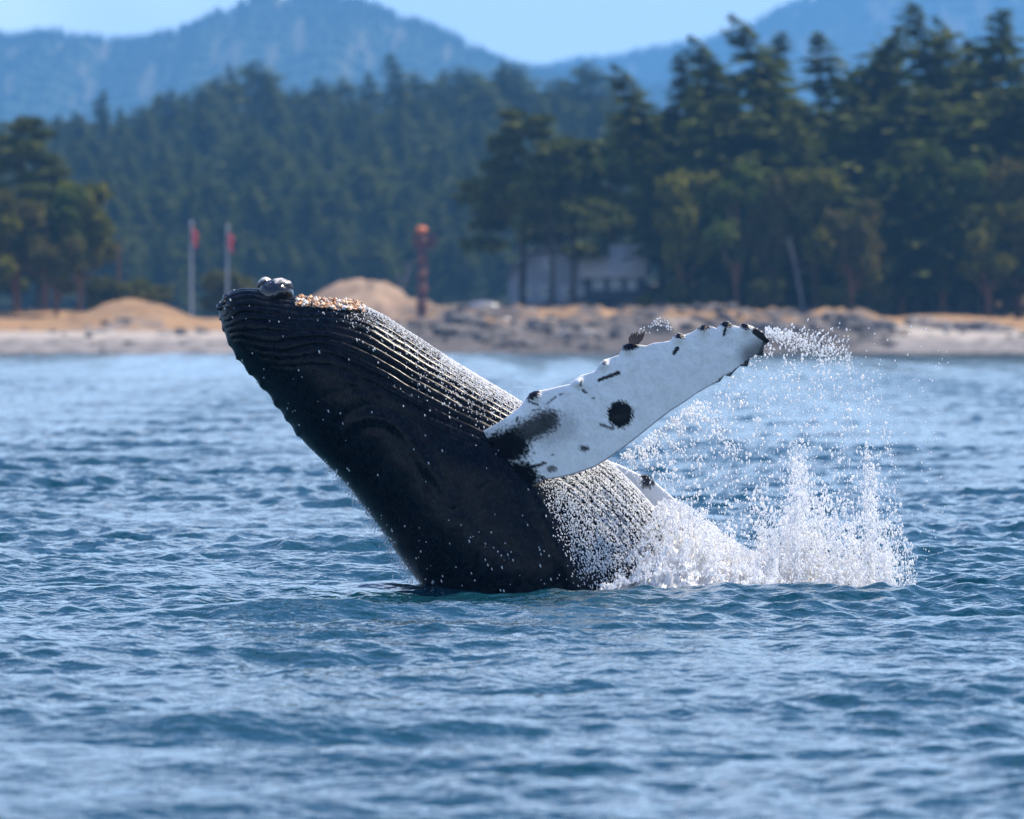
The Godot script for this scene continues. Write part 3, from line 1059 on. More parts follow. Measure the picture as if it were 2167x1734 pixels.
	for s in [[1700, 640, 1668, 500, 1072, 0.15, "pale leaning bare trunk under the right hand trees"], [835, 618, 872, 556, 1082, 0.22, "grey dead limb slanting up beside the totem pole"], [815, 612, 850, 580, 1083, 0.14, "thin dead limb on the rock hump left of the totem pole"], [240, 560, 255, 508, 1086, 0.2, "dead reddish snag right of the madronas"]]:
		var a := at(s[0], s[1], s[4])
		a.y = ground_height(a.x, s[4]) - 0.2
		var b := at(s[2], s[3], s[4]) - a
		var o := thing("dead_trunk", a)
		tag(o, s[6], "dead tree")
		put("trunk", tube_mesh([Vector3.ZERO, b * 0.5 + Vector3(0.1, 0.1, 0), b], [s[5] * 1.4, s[5], s[5] * 0.5], 8), gray if s[0] != 240 else red_bark, o)
		for q in 3:
			var f := 0.45 + 0.2 * q
			put("limb", tube_mesh([b * f, b * f + Vector3(0.5 - 0.5 * q, 0.5, 0.2), b * f + Vector3(0.9 - 0.9 * q, 0.8, 0.3)], [s[5] * 0.4, s[5] * 0.25, 0.02], 5), gray if s[0] != 240 else red_bark, o)
	# driftwood
	for s in [[2008, 700, 0.95, 1.3, 0.32, 1036, "short thick driftwood log standing aslant on the right hand beach"], [2105, 690, 0.35, 2.2, 0.25, 1046, "pinkish driftwood log lying at the back of the right hand beach"], [2145, 692, -0.2, 1.6, 0.25, 1046, "driftwood log end beside the right edge of the beach"], [2085, 702, 0.7, 1.2, 0.2, 1044, "slim driftwood piece leaning left of the pinkish log"], [1250, 691, 0.05, 2.0, 0.3, 1028, "pale driftwood log on the rocks, left of the flipper tip"], [1195, 699, 0.5, 1.1, 0.32, 1024, "pale stub of driftwood below the gable house"], [1302, 690, 0.0, 2.6, 0.2, 1030, "long pale driftwood log on the rocks, nearest the flipper"], [205, 692, 0.03, 2.6, 0.18, 1040, "bleached log lying along the top of the left beach"], [355, 694, -0.03, 2.2, 0.17, 1038, "bleached log on the left beach below the grassy mound"]]:
		var a := at(s[0], s[1], s[5])
		a.y = ground_height(a.x, s[5]) + s[4] * 0.6
		var dir: Vector3 = Vector3(cos(s[2]), sin(s[2]), 0.15) * s[3] / 2
		if s[2] > 0.4: a.y += dir.y * 0.9
		var o := put("driftwood_log", tube_mesh([-dir, -dir * 0.3 + Vector3(0, 0.05, 0), dir * 0.4, dir], [s[4], s[4] * 0.95, s[4] * 0.85, s[4] * 0.7], 9), paint(Color(0.50, 0.43, 0.36), 0.9))
		o.position = a
		tag(o, s[6], "driftwood", "driftwood along the shore")
	# the near bank is strewn with dark stones and lighter drift, too many and small to tell apart
	rng.seed = 515
	var pebbles := []
	for q in 2600:
		var d := 1004.0 + 60.0 * pow(rng.randf(), 0.8)
		var px := rng.randf_range(640, 1890) if q % 12 else rng.randf_range(-40, 2200)
		var x := (px - MID) * S * d / D0
		if noise.get_noise_2d(x * 2.0, d * 1.2) < -0.05: continue
		var r := 0.12 + 0.42 * pow(rng.randf(), 3.0)
		pebbles.append(Transform3D(Basis.from_euler(Vector3(rng.randf() * 0.4, rng.randf() * TAU, rng.randf() * 0.4)).scaled(Vector3(r * 1.5, r * 0.8, r)), Vector3(x, ground_height(x, d) + r * 0.1, D0 - d)))
	tag(scatter("beach_stones", lump(Vector3.ONE, 0.4, 0.5, 91, 5), paint(Color(0.075, 0.07, 0.072), 0.9), pebbles), "dark stones strewn over the shore between the beach and the grass", "stones")
	# rocks
	var stones := [paint(Color(0.10, 0.095, 0.10), 0.9), paint(Color(0.22, 0.185, 0.16), 0.9), paint(Color(0.055, 0.055, 0.06), 0.85)]
	var n := 0
	for s in [[985, 668, 62, 22, 1042, "grey rock outcrop below the totem pole's grassy ridge"], [1050, 672, 45, 18, 1044, "light topped rock between the totem pole and the buoy"], [930, 690, 50, 16, 1030, "dark low rock on the shore just above the whale's back"], [1105, 712, 30, 10, 1014, "small dark rock near the water below the buoy"], [1150, 680, 70, 14, 1046, "long low rock ledge below the upturned skiff"], [1000, 700, 55, 14, 1024, "flat brown rock on the shore above the whale's throat"], [1340, 680, 60, 14, 1040, "flat grey ledge behind the driftwood logs"], [1420, 685, 70, 18, 1036, "broad brown rock above the middle of the flipper"], [1540, 676, 80, 18, 1044, "pale rock ledge behind the flipper's tip"], [1650, 690, 70, 20, 1034, "grey rock right behind the spray at the flipper's tip"], [1735, 682, 50, 20, 1040, "knobbly rock under the right hand grass strip"], [1790, 688, 52, 22, 1034, "dark rock with a shadowed hollow under the grass strip"], [1860, 680, 56, 24, 1040, "pale topped rock at the end of the right hand grass strip"], [1905, 695, 36, 14, 1034, "small rock where the right hand beach begins"], [1830, 712, 60, 10, 1018, "low brown rock near the water on the right"], [2060, 672, 90, 20, 1056, "dark bank rock behind the right hand beach logs"], [1960, 668, 70, 22, 1056, "dark rounded rock left of the bank rock"], [700, 668, 60, 26, 1052, "tan boulder at the foot of the pale rock hump"]]:
		var a := at(s[0], s[1], s[4])
		a.y = ground_height(a.x, s[4])
		var o := put("shore_rock", lump(Vector3(s[2] * u * 0.72, s[3] * u * 1.0, 2.0), 0.6, 0.5, 50 + n, 16), stones[n % 3])
		o.position = a
		tag(o, s[5], "rock", "rocks along the shore")
		n += 1


# ---------------------------------------------------------------- whale

const LEFT := [Vector2(463, 652), Vector2(465, 668), Vector2(473, 697), Vector2(490, 737), Vector2(519, 778), Vector2(557, 821), Vector2(592, 866), Vector2(620, 906), Vector2(652, 946), Vector2(692, 984), Vector2(734, 1026), Vector2(774, 1078), Vector2(810, 1128), Vector2(842, 1175), Vector2(874, 1218), Vector2(908, 1256), Vector2(950, 1305), Vector2(1000, 1365), Vector2(1060, 1440)]
const RIGHT := [Vector2(466, 640), Vector2(474, 629), Vector2(494, 616), Vector2(535, 612), Vector2(598, 625), Vector2(662, 634), Vector2(735, 640), Vector2(802, 665), Vector2(868, 706), Vector2(937, 752), Vector2(1010, 797), Vector2(1085, 842), Vector2(1165, 895), Vector2(1256, 952), Vector2(1342, 1030), Vector2(1415, 1115), Vector2(1465, 1205), Vector2(1490, 1310), Vector2(1500, 1430)]
const FOLD := [Vector2(735, 912), Vector2(752, 892), Vector2(785, 880), Vector2(820, 885), Vector2(850, 905), Vector2(880, 945), Vector2(915, 1000), Vector2(960, 1060)]


func whale_color(p: Vector2) -> Color:
	var n := noise.get_noise_2d(p.x * 0.9, p.y * 0.9)
	var n2 := noise.get_noise_2d(p.x * 3.0 + 500.0, p.y * 3.0)
	var c := Color(0.0034, 0.0042, 0.0085) * (1.0 + 0.5 * n)
	# rubbed grey scars
	c = c.lerp(Color(0.05, 0.052, 0.06), smoothstep(0.36, 0.5, n2) * 0.25)
	c.a = 1.0
	return c


func whale_body(v: PackedVector3Array, c: PackedColorArray) -> void:
	for i in NT:
		var t := i / float(NT - 1)
		var e := pow(t, 1.35) if t < 0.12 else t
		e = t * lerpf(0.72, 1.0, smoothstep(0.0, 0.22, t))
		var l := curve(LEFT, e)
		var r := curve(RIGHT, e)
		var mid := (l + r) * 0.5
		var half := l.distance_to(r) * 0.5 * S
		if i == 0: half *= 0.2
		var ux := (r - l).normalized()
		var vent := Vector3(ux.x, -ux.y, 0)
		# across the view: wide flat head, round chest
		var across := half * lerpf(1.25, 0.98, smoothstep(0.12, 0.42, e))
		if i == 0: across *= 0.6
		var o := whale_at(mid.x, mid.y)
		var fwd := curve(RIGHT, minf(e + 0.02, 1.0)) + curve(LEFT, minf(e + 0.02, 1.0)) - r - l
		var mean := (half + across) * 0.5
		var pleated := smoothstep(0.03, 0.18, e)
		for j in NR:
			var th := TAU * (j % (NR - 1)) / (NR - 1)
			var ct := cos(th)
			var st := sin(th)
			# fuller sections than ellipses; the lip side of the head narrower
			var sq := 0.88
			var x := signf(ct) * pow(absf(ct), sq)
			var y := signf(st) * pow(absf(st), sq)
			if ct < 0.0: y *= 1.0 - 0.35 * ct * ct * (1.0 - smoothstep(0.25, 0.5, e))
			var p := o + vent * half * x + Vector3(0, 0, across * y)
			var n := (vent * ct / maxf(half, 0.05) + Vector3(0, 0, st / maxf(across, 0.05))).normalized()
			var q := Vector2(p.x / S + MID, HZ - (p.y - EYE) / S)
			var h := 0.0
			# throat grooves: lines that keep their distance from the middle of the belly
			var ang := th if th < PI else th - TAU
			var arc := ang * mean + 0.03 * noise.get_noise_2d(e * 70.0, ang * 5.0) + 0.008 * noise.get_noise_2d(e * 300.0, ang * 9.0)
			var lim := lerpf(1.26, 1.52, smoothstep(0.1, 0.5, e)) + 0.2 * noise.get_noise_2d(ang * 60.0, 7.0)
			var reach := (1.0 - smoothstep(lim - 0.35, lim + 0.1, absf(arc))) * pleated
			if reach > 0.0 and absf(ang) < 2.4:
				var f := arc / 0.122 + 0.22 * noise.get_noise_2d(e * 45.0, ang * 22.0)
				var w := absf(fposmod(f, 1.0) - 0.5) * 2.0
				h -= 0.036 * pow(w, 7.0) * reach * clampf(0.8 + 1.1 * noise.get_noise_2d(e * 110.0, floorf(f + 0.5) * 61.0), 0.35, 1.2) * minf(1.0, mean / 0.5)
				h += 0.012 * (1.0 - w * w) * reach
			# lip knobs along the left edge
			if absf(ang) > 2.55 and e > 0.02 and e < 0.42:
				var lip := smoothstep(2.6, 3.0, absf(ang))
				h += lip * 0.035 * pow(absf(sin(e * 74.0)), 3.0) * (0.5 + 0.9 * absf(noise.get_noise_1d(e * 900.0)))
			if st > 0.0:
				# cheek fold
				var dist := 1e9
				for k in FOLD.size() - 1:
					dist = minf(dist, seg(q, FOLD[k], FOLD[k + 1]))
				if dist < 60.0:
					h += 0.018 * exp(-pow(dist / 11.0, 2.0)) - 0.008 * exp(-pow((dist - 22.0) / 9.0, 2.0))
				# swelling where the flipper joins, and creases running from under it
				h += 0.10 * exp(-(pow((q.x - 1035.0) / 75.0, 2.0) + pow((q.y - 985.0) / 50.0, 2.0)))
				var arm := exp(-(pow((q.x - 1060.0) / 80.0, 2.0) + pow((q.y - 1045.0) / 60.0, 2.0)))
				if arm > 0.02:
					h += 0.0035 * arm * sin(atan2(q.y - 930.0, q.x - 1120.0) * 34.0 + 1.2 * noise.get_noise_2d(q.x * 0.4, q.y * 0.4))
				h += 0.05 * exp(-pow(seg(q, Vector2(1128, 1030), Vector2(1215, 1240)) / 16.0, 2.0))
				h -= 0.016 * exp(-pow(seg(q, Vector2(905, 1010), Vector2(1080, 1160)) / 18.0, 2.0))
				h += 0.005 * sin(q.y * 0.16 + q.x * 0.04) * exp(-(pow((q.x - 770.0) / 80.0, 2.0) + pow((q.y - 820.0) / 28.0, 2.0)))
			h += 0.007 * noise.get_noise_2d(q.x * 0.16, q.y * 0.16)
			v.append(p + n * h)
			c.append(whale_color(q))


const LEAD := [Vector2(150, 850), Vector2(215, 800), Vector2(300, 745), Vector2(400, 690), Vector2(480, 640), Vector2(540, 590), Vector2(575, 545), Vector2(588, 518), Vector2(615, 503), Vector2(650, 498), Vector2(700, 490), Vector2(760, 475), Vector2(820, 462), Vector2(850, 435), Vector2(880, 412), Vector2(930, 400), Vector2(965, 387), Vector2(985, 350), Vector2(1010, 325), Vector2(1060, 310), Vector2(1098, 296), Vector2(1112, 258), Vector2(1125, 238), Vector2(1155, 232), Vector2(1205, 240), Vector2(1250, 245), Vector2(1290, 230), Vector2(1340, 225), Vector2(1385, 217), Vector2(1405, 188), Vector2(1430, 172), Vector2(1465, 184), Vector2(1505, 170), Vector2(1545, 146), Vector2(1570, 124), Vector2(1610, 134), Vector2(1645, 148), Vector2(1672, 113), Vector2(1710, 108), Vector2(1737, 130), Vector2(1772, 140), Vector2(1792, 118), Vector2(1830, 130), Vector2(1875, 152), Vector2(1912, 180), Vector2(1938, 210)]
const TRAIL := [Vector2(150, 950), Vector2(300, 1040), Vector2(450, 1070), Vector2(560, 1062), Vector2(605, 1048), Vector2(640, 1020), Vector2(680, 1000), Vector2(790, 985), Vector2(860, 965), Vector2(960, 930), Vector2(1040, 880), Vector2(1130, 815), Vector2(1220, 745), Vector2(1300, 680), Vector2(1390, 610), Vector2(1470, 560), Vector2(1540, 510), Vector2(1600, 475), Vector2(1640, 457), Vector2(1664, 448), Vector2(1688, 412), Vector2(1722, 420), Vector2(1748, 386), Vector2(1776, 360), Vector2(1818, 364), Vector2(1830, 318), Vector2(1864, 296), Vector2(1904, 304), Vector2(1910, 248), Vector2(1938, 225)]
const KNOBS := [Vector2(628, 528), Vector2(870, 455), Vector2(1012, 350), Vector2(1150, 268), Vector2(1432, 205), Vector2(1572, 158), Vector2(1702, 142), Vector2(1812, 152)]
const SPOTS := [[1105, 632, 72, 76, 0, 12, 1.0], [902, 826, 28, 17, 0.1, 5, 0.9], [615, 522, 42, 22, -0.55, 6, 1.0], [1155, 252, 48, 22, -0.1, 6, 1.0], [1435, 190, 32, 15, 0.1, 5, 1.0], [1575, 140, 38, 20, -0.2, 6, 1.0], [1700, 124, 36, 20, 0.2, 6, 1.0], [1805, 136, 32, 19, 0.5, 6, 1.0], [1015, 342, 15, 11, -0.5, 4, 0.8], [955, 540, 9, 6, 0, 3, 0.9], [725, 640, 9, 8, 0, 3, 0.9], [790, 635, 7, 6, 0, 3, 0.9], [690, 650, 12, 9, 0.4, 4, 0.9], [630, 992, 14, 8, 0, 4, 1.0], [667, 990, 20, 12, 0.2, 5, 1.0], [718, 941, 30, 19, 0, 5, 0.8], [620, 850, 8, 6, 0, 3, 0.8], [725, 862, 9, 7, 0, 3, 0.7], [545, 858, 16, 12, 0, 5, 0.8], [770, 520, 14, 5, -0.2, 3, 0.7]]
const STREAKS := [[985, 440, 1095, 397, 10, 1.0], [1406, 288, 1424, 260, 11, 1.0], [690, 575, 740, 535, 5, 0.8], [610, 610, 655, 602, 5, 0.9], [640, 630, 690, 640, 7, 0.9], [885, 445, 880, 470, 7, 0.9], [895, 495, 908, 510, 7, 0.9], [590, 560, 640, 580, 6, 0.9], [520, 672, 525, 652, 7, 0.9], [277, 788, 284, 770, 7, 1.0], [550, 945, 680, 908, 9, 1.0], [380, 960, 550, 945, 7, 1.0], [990, 690, 1065, 712, 8, 0.8], [1685, 185, 1695, 130, 7, 1.0], [1870, 165, 1938, 214, 26, 1.0], [1930, 222, 1902, 292, 26, 0.9], [1902, 292, 1820, 345, 20, 0.95], [1820, 345, 1750, 390, 14, 0.95], [1750, 390, 1665, 438, 10, 0.9], [1665, 438, 1540, 512, 5, 0.7], [660, 700, 700, 720, 16, 0.7]]


func flipper_color(p: Vector2) -> Color:
	var n := noise.get_noise_2d(p.x * 2.2, p.y * 2.2)
	var n3 := noise.get_noise_2d(p.x * 0.5, p.y * 0.5)
	var dark := 0.0
	for s in SPOTS:
		var d := (p - Vector2(s[0], s[1])).rotated(-s[4]) / Vector2(s[2], s[3])
		var k: float = (1.0 - d.length()) * minf(s[2], s[3]) + n * s[5] * 2.0
		dark = maxf(dark, smoothstep(-2.5, 2.5, k) * s[6])
	for s in STREAKS:
		var k: float = s[4] - seg(p, Vector2(s[0], s[1]), Vector2(s[2], s[3])) + n * 6.0
		dark = maxf(dark, smoothstep(-2.5, 2.5, k) * s[5])
	# the root fades into the body's black
	var m := noise.get_noise_2d(p.x * 0.8 + 50.0, p.y * 0.8) * 0.5 + n * 0.12
	var a := 1.0 - seg(p, Vector2(190, 925), Vector2(500, 805)) / 130.0 + m * 0.5
	dark = maxf(dark, smoothstep(0.02, 0.45, a))
	a = 1.0 - seg(p, Vector2(480, 780), Vector2(700, 670)) / 105.0 + m * 0.5
	dark = maxf(dark, smoothstep(0.05, 0.65, a) * 0.95)
	a = 1.0 - seg(p, Vector2(150, 985), Vector2(545, 1000)) / 140.0 + m * 0.5
	dark = maxf(dark, smoothstep(0.05, 0.45, a))
	a = 1.0 - seg(p, Vector2(700, 740), Vector2(800, 700)) / 130.0 + m * 0.5
	dark = maxf(dark, smoothstep(0.05, 0.9, a) * 0.35)
	a = 1.0 - seg(p, Vector2(1935, 240), Vector2(1840, 300)) / 120.0 + n * 0.2
	dark = maxf(dark, smoothstep(0.05, 0.9, a) * 0.75)
	var rim := 1e9
	for k in range(3, TRAIL.size() - 1):
		rim = minf(rim, seg(p, TRAIL[k], TRAIL[k + 1]))
	dark = maxf(dark, 0.85 * (1.0 - smoothstep(2.0, 5.5, rim + n * 3.0)))
	var c := Color(0.86, 0.84, 0.80) * (1.0 + 0.13 * n3 + 0.05 * n + 0.08 * noise.get_noise_2d(p.x * 0.15, p.y * 0.15 + 33.0))
	c = c.lerp(Color(0.62, 0.60, 0.54), smoothstep(0.25, 0.5, n3) * 0.3)
	c = c.lerp(Color(0.0045, 0.0053, 0.009), dark)
	c.a = 1.0
	return c


func far_color(p: Vector2) -> Color:
	var n := noise.get_noise_2d(p.x * 2.2, p.y * 2.2)
	var c := Color(0.74, 0.74, 0.73)
	for s in [Vector2(1373, 1020), Vector2(1572, 1164), Vector2(1590, 1185)]:
		c = c.lerp(Color(0.02, 0.02, 0.024), smoothstep(-4.0, 4.0, 16.0 - p.distance_to(s) + n * 14.0))
	return c


# a flipper between two outlines; axis along it, z bearing and thickness by station
func flipper(v: PackedVector3Array, c: PackedColorArray, lead: Array, trail: Array, axis: Vector2, rows: int, cols: int, bearing: Callable, thick: Callable, color: Callable, crop: bool) -> void:
	var side := Vector2(-axis.y, axis.x)
	var ls := []
	var ts := []
	for p in lead: ls.append(Vector2(p.dot(axis), p.dot(side)))
	for p in trail: ts.append(Vector2(p.dot(axis), p.dot(side)))
	ls.sort_custom(func(a, b): return a.x < b.x)
	ts.sort_custom(func(a, b): return a.x < b.x)
	var s0: float = maxf(ls[0].x, ts[0].x) if crop else minf(ls[0].x, ts[0].x)
	var s1: float = maxf(ls[-1].x, ts[-1].x)
	for i in rows:
		var u := i / float(rows - 1)
		var s := lerpf(s0, s1, u)
		var a := line(ls, s)
		var b := line(ts, s)
		if u > 0.995: a = lerpf(a, b, 0.4)
		var tk: float = thick.call(u)
		var zc: float = bearing.call(u)
		for j in cols:
			var g := j / float(cols - 1) * 2.0 - 1.0     # -1 trailing on the back, 0 leading, 1 trailing on the front
			var w := pow(absf(g), 1.35)
			var q := axis * s + side * lerpf(a, b, w)
			var prof := 2.9 * (0.2969 * sqrt(w) - 0.126 * w - 0.3516 * w * w + 0.2843 * w * w * w - 0.1015 * w * w * w * w)
			var src := q / 2.695 + Vector2(900, 640) if crop else q
			var z := zc + signf(g) * tk * prof + 0.016 * noise.get_noise_2d(q.x * 0.14, q.y * 0.14) * minf(1.0, prof * 2.0)
			if crop and w < 0.5:
				for k in KNOBS: z += signf(g) * 0.055 * exp(-q.distance_squared_to(k) / 620.0) * smoothstep(0.0, 0.02, w)
			v.append(whale_at(src.x, src.y, z))
			c.append(color.call(q))


func whale() -> void:
	var root := thing("whale", Vector3.ZERO)
	tag(root, "black humpback whale breaching with its pleated throat up and a raised white flipper", "whale")
	var v := PackedVector3Array()
	var c := PackedColorArray()
	var idx := PackedInt32Array()
	whale_body(v, c)
	body_grid = v.duplicate()
	var nor := grid_normals(v, NT, NR, 1.0, 0, true)
	if nor[100 * NR + 105].z < 0.0:
		for i in nor.size(): nor[i] = -nor[i]
		idx.append_array(grid_index(NT, NR, 0, true))
	else:
		idx.append_array(grid_index(NT, NR, 0, false))
	body_normals = nor.duplicate()
	var body_index := idx.size()
	# the raised flipper
	var first := v.size()
	flipper(v, c, LEAD, TRAIL, Vector2(0.907, -0.421).normalized(), 420, 121,
		func(u): return 0.55 + 0.75 * smoothstep(0.0, 0.22, u) + 0.55 * u,
		func(u): return 0.25 * (1.0 - 0.72 * pow(u, 0.8)) * (1.0 - smoothstep(0.96, 1.0, u) * 0.8),
		flipper_color, true)
	nor.append_array(oriented(v, first, 420, 121, idx))
	# the far flipper, slanting down into the foam
	first = v.size()
	flipper(v, c,
		[Vector2(1215, 935), Vector2(1262, 968), Vector2(1310, 985), Vector2(1358, 1008), Vector2(1372, 1008), Vector2(1385, 1020), Vector2(1420, 1050), Vector2(1470, 1095), Vector2(1500, 1112), Vector2(1530, 1135), Vector2(1560, 1152), Vector2(1578, 1160), Vector2(1592, 1190), Vector2(1625, 1225), Vector2(1665, 1275)],
		[Vector2(1120, 1010), Vector2(1200, 1100), Vector2(1300, 1200), Vector2(1420, 1290), Vector2(1560, 1345), Vector2(1640, 1330)],
		Vector2(0.80, 0.60), 140, 61,
		func(u): return -0.75 - 0.5 * u,
		func(u): return 0.17 * (1.0 - 0.75 * u),
		far_color, false)
	nor.append_array(oriented(v, first, 140, 61, idx))
	var skin := tinted(0.27, 0.23)
	var smooth_skin := tinted(0.36, 0.32)
	var whole := build(v, idx.slice(0, body_index), c, nor)
	var rest := []
	rest.resize(Mesh.ARRAY_MAX)
	rest[Mesh.ARRAY_VERTEX] = v.slice(NT * NR)
	rest[Mesh.ARRAY_NORMAL] = nor.slice(NT * NR)
	rest[Mesh.ARRAY_COLOR] = c.slice(NT * NR)
	var ri := idx.slice(body_index)
	for k in ri.size(): ri[k] -= NT * NR
	rest[Mesh.ARRAY_INDEX] = ri
	whole.add_surface_from_arrays(Mesh.PRIMITIVE_TRIANGLES, rest)
	whole.surface_set_material(0, skin)
	whole.surface_set_material(1, smooth_skin)
	put("body", whole, null, root)

	# knobs on the tip of the jaw, the chin bump with sunlit tops painted on its calluses
	var black := paint(Color(0.012, 0.012, 0.015), 0.15, 0.6)
	for k in [[481, 630, 9, 0.12], [467, 650, 9, 0.10], [486, 647, 9, 0.26], [474, 640, 6, 0.2]]:
		put("jaw_knob", lump(Vector3.ONE * k[2] * S, 0.15, 0.4, int(k[0]), 10), black, root).position = whale_at(k[0], k[1], k[3])
	var bump := put("chin_bump", lump(Vector3(37 * S, 30 * S, 0.24), 0.12, 0.4, 7, 18), black, root)
	bump.position = whale_at(584, 621, 0.1)
	var sunlit_callus_skin := tinted(0.3, 0.5)
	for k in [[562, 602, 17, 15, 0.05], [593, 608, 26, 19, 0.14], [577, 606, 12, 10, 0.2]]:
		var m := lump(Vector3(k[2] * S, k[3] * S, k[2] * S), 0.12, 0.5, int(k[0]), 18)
		var a := m.surface_get_arrays(0)
		var tint := PackedColorArray()
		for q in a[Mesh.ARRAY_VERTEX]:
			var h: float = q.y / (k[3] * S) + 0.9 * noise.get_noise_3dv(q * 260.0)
			tint.append(Color(0.014, 0.014, 0.017).lerp(Color(0.52, 0.49, 0.44), smoothstep(0.38, 0.68, h)))  # sun highlight painted as a pale cap over the whitish callus
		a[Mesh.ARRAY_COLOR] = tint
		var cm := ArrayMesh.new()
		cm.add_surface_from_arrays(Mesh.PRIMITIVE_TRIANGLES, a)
		put("callus", cm, sunlit_callus_skin, root).position = whale_at(k[0], k[1], k[4])
	# barnacles and whale lice on the chin
	rng.seed = 71
	var crust := PackedVector3Array()
	var ci := PackedInt32Array()
	var cc := PackedColorArray()
	for k in 420:
		var px := rng.randf_range(628, 772)
		var py := lerpf(632.0, 645.0, (px - 628) / 150.0) + rng.randf_range(-6, 15)
		var o := whale_at(px, py)
		var s := surface_z(o)
		if s < 0.0: continue
		var r := rng.randf_range(0.012, 0.036)
		var p := Vector3(o.x, o.y, s - rng.randf() * 0.12) + rand_dir() * 0.01
		var tint := Color(0.42, 0.17, 0.05).lerp(Color(0.70, 0.52, 0.36), rng.randf())
		if rng.randf() < 0.25: tint = Color(0.75, 0.72, 0.68)
		if rng.randf() < 0.15: tint = Color(0.12, 0.05, 0.03)
		lump_into(crust, ci, cc, p, r, tint)
	tag(put("barnacle_crust", build(crust, ci, cc), tinted(0.5, 0.5), root), "orange brown and white crust of barnacles on the chin", "", "", "stuff")
	# a frond of weed caught on the flipper's knob
	var weed := paint(Color(0.10, 0.035, 0.015), 0.3, 0.6)
	for k in 6:
		var a := whale_at(1330 + k * 3, 728, 1.62 + 0.02 * k)
		put("weed_frond", tube_mesh([a, a + Vector3(0.01 * k, 0.07, 0), a + Vector3(0.03 + 0.012 * k, 0.13 + 0.01 * (k % 3), 0.02)], [0.016, 0.02, 0.006], 6), weed, root)


func oriented(v: PackedVector3Array, first: int, rows: int, cols: int, idx: PackedInt32Array) -> PackedVector3Array:
	var n := grid_normals(v, rows, cols, 1.0, first)
	var flip := n[(rows / 2) * cols + int(cols * 0.75)].z < 0.0
	if flip:
		for i in n.size(): n[i] = -n[i]
	idx.append_array(grid_index(rows, cols, first, flip))
	return n


func lump_into(v: PackedVector3Array, idx: PackedInt32Array, c: PackedColorArray, p: Vector3, r: float, tint: Color) -> void:
	var b := v.size()
	for q in [Vector3.UP, Vector3(1, 0, 0), Vector3(0.3, 0, 1), Vector3(-0.9, 0, 0.5), Vector3(-0.6, 0, -0.8), Vector3(0.5, 0, -0.9), Vector3.DOWN]:
		v.append(p + q * r * rng.randf_range(0.7, 1.2))
		c.append(tint)
	for k in 5:
		var k1 := (k + 1) % 5
		idx.append_array(PackedInt32Array([b, b + 1 + k, b + 1 + k1, b + 6, b + 1 + k1, b + 1 + k]))


# z of the whale's near side over a point of the plane, or -1
func surface_z(o: Vector3) -> float:
	var best := -1.0
	var near := 0.0016
	for i in range(0, NT, 2):
		for j in range(0, NR / 2, 2):
			var p := body_grid[i * NR + j]
			var q := (p.x - o.x) * (p.x - o.x) + (p.y - o.y) * (p.y - o.y)
			if q < near and p.z > best:
				best = p.z
	return best


# ---------------------------------------------------------------- splash

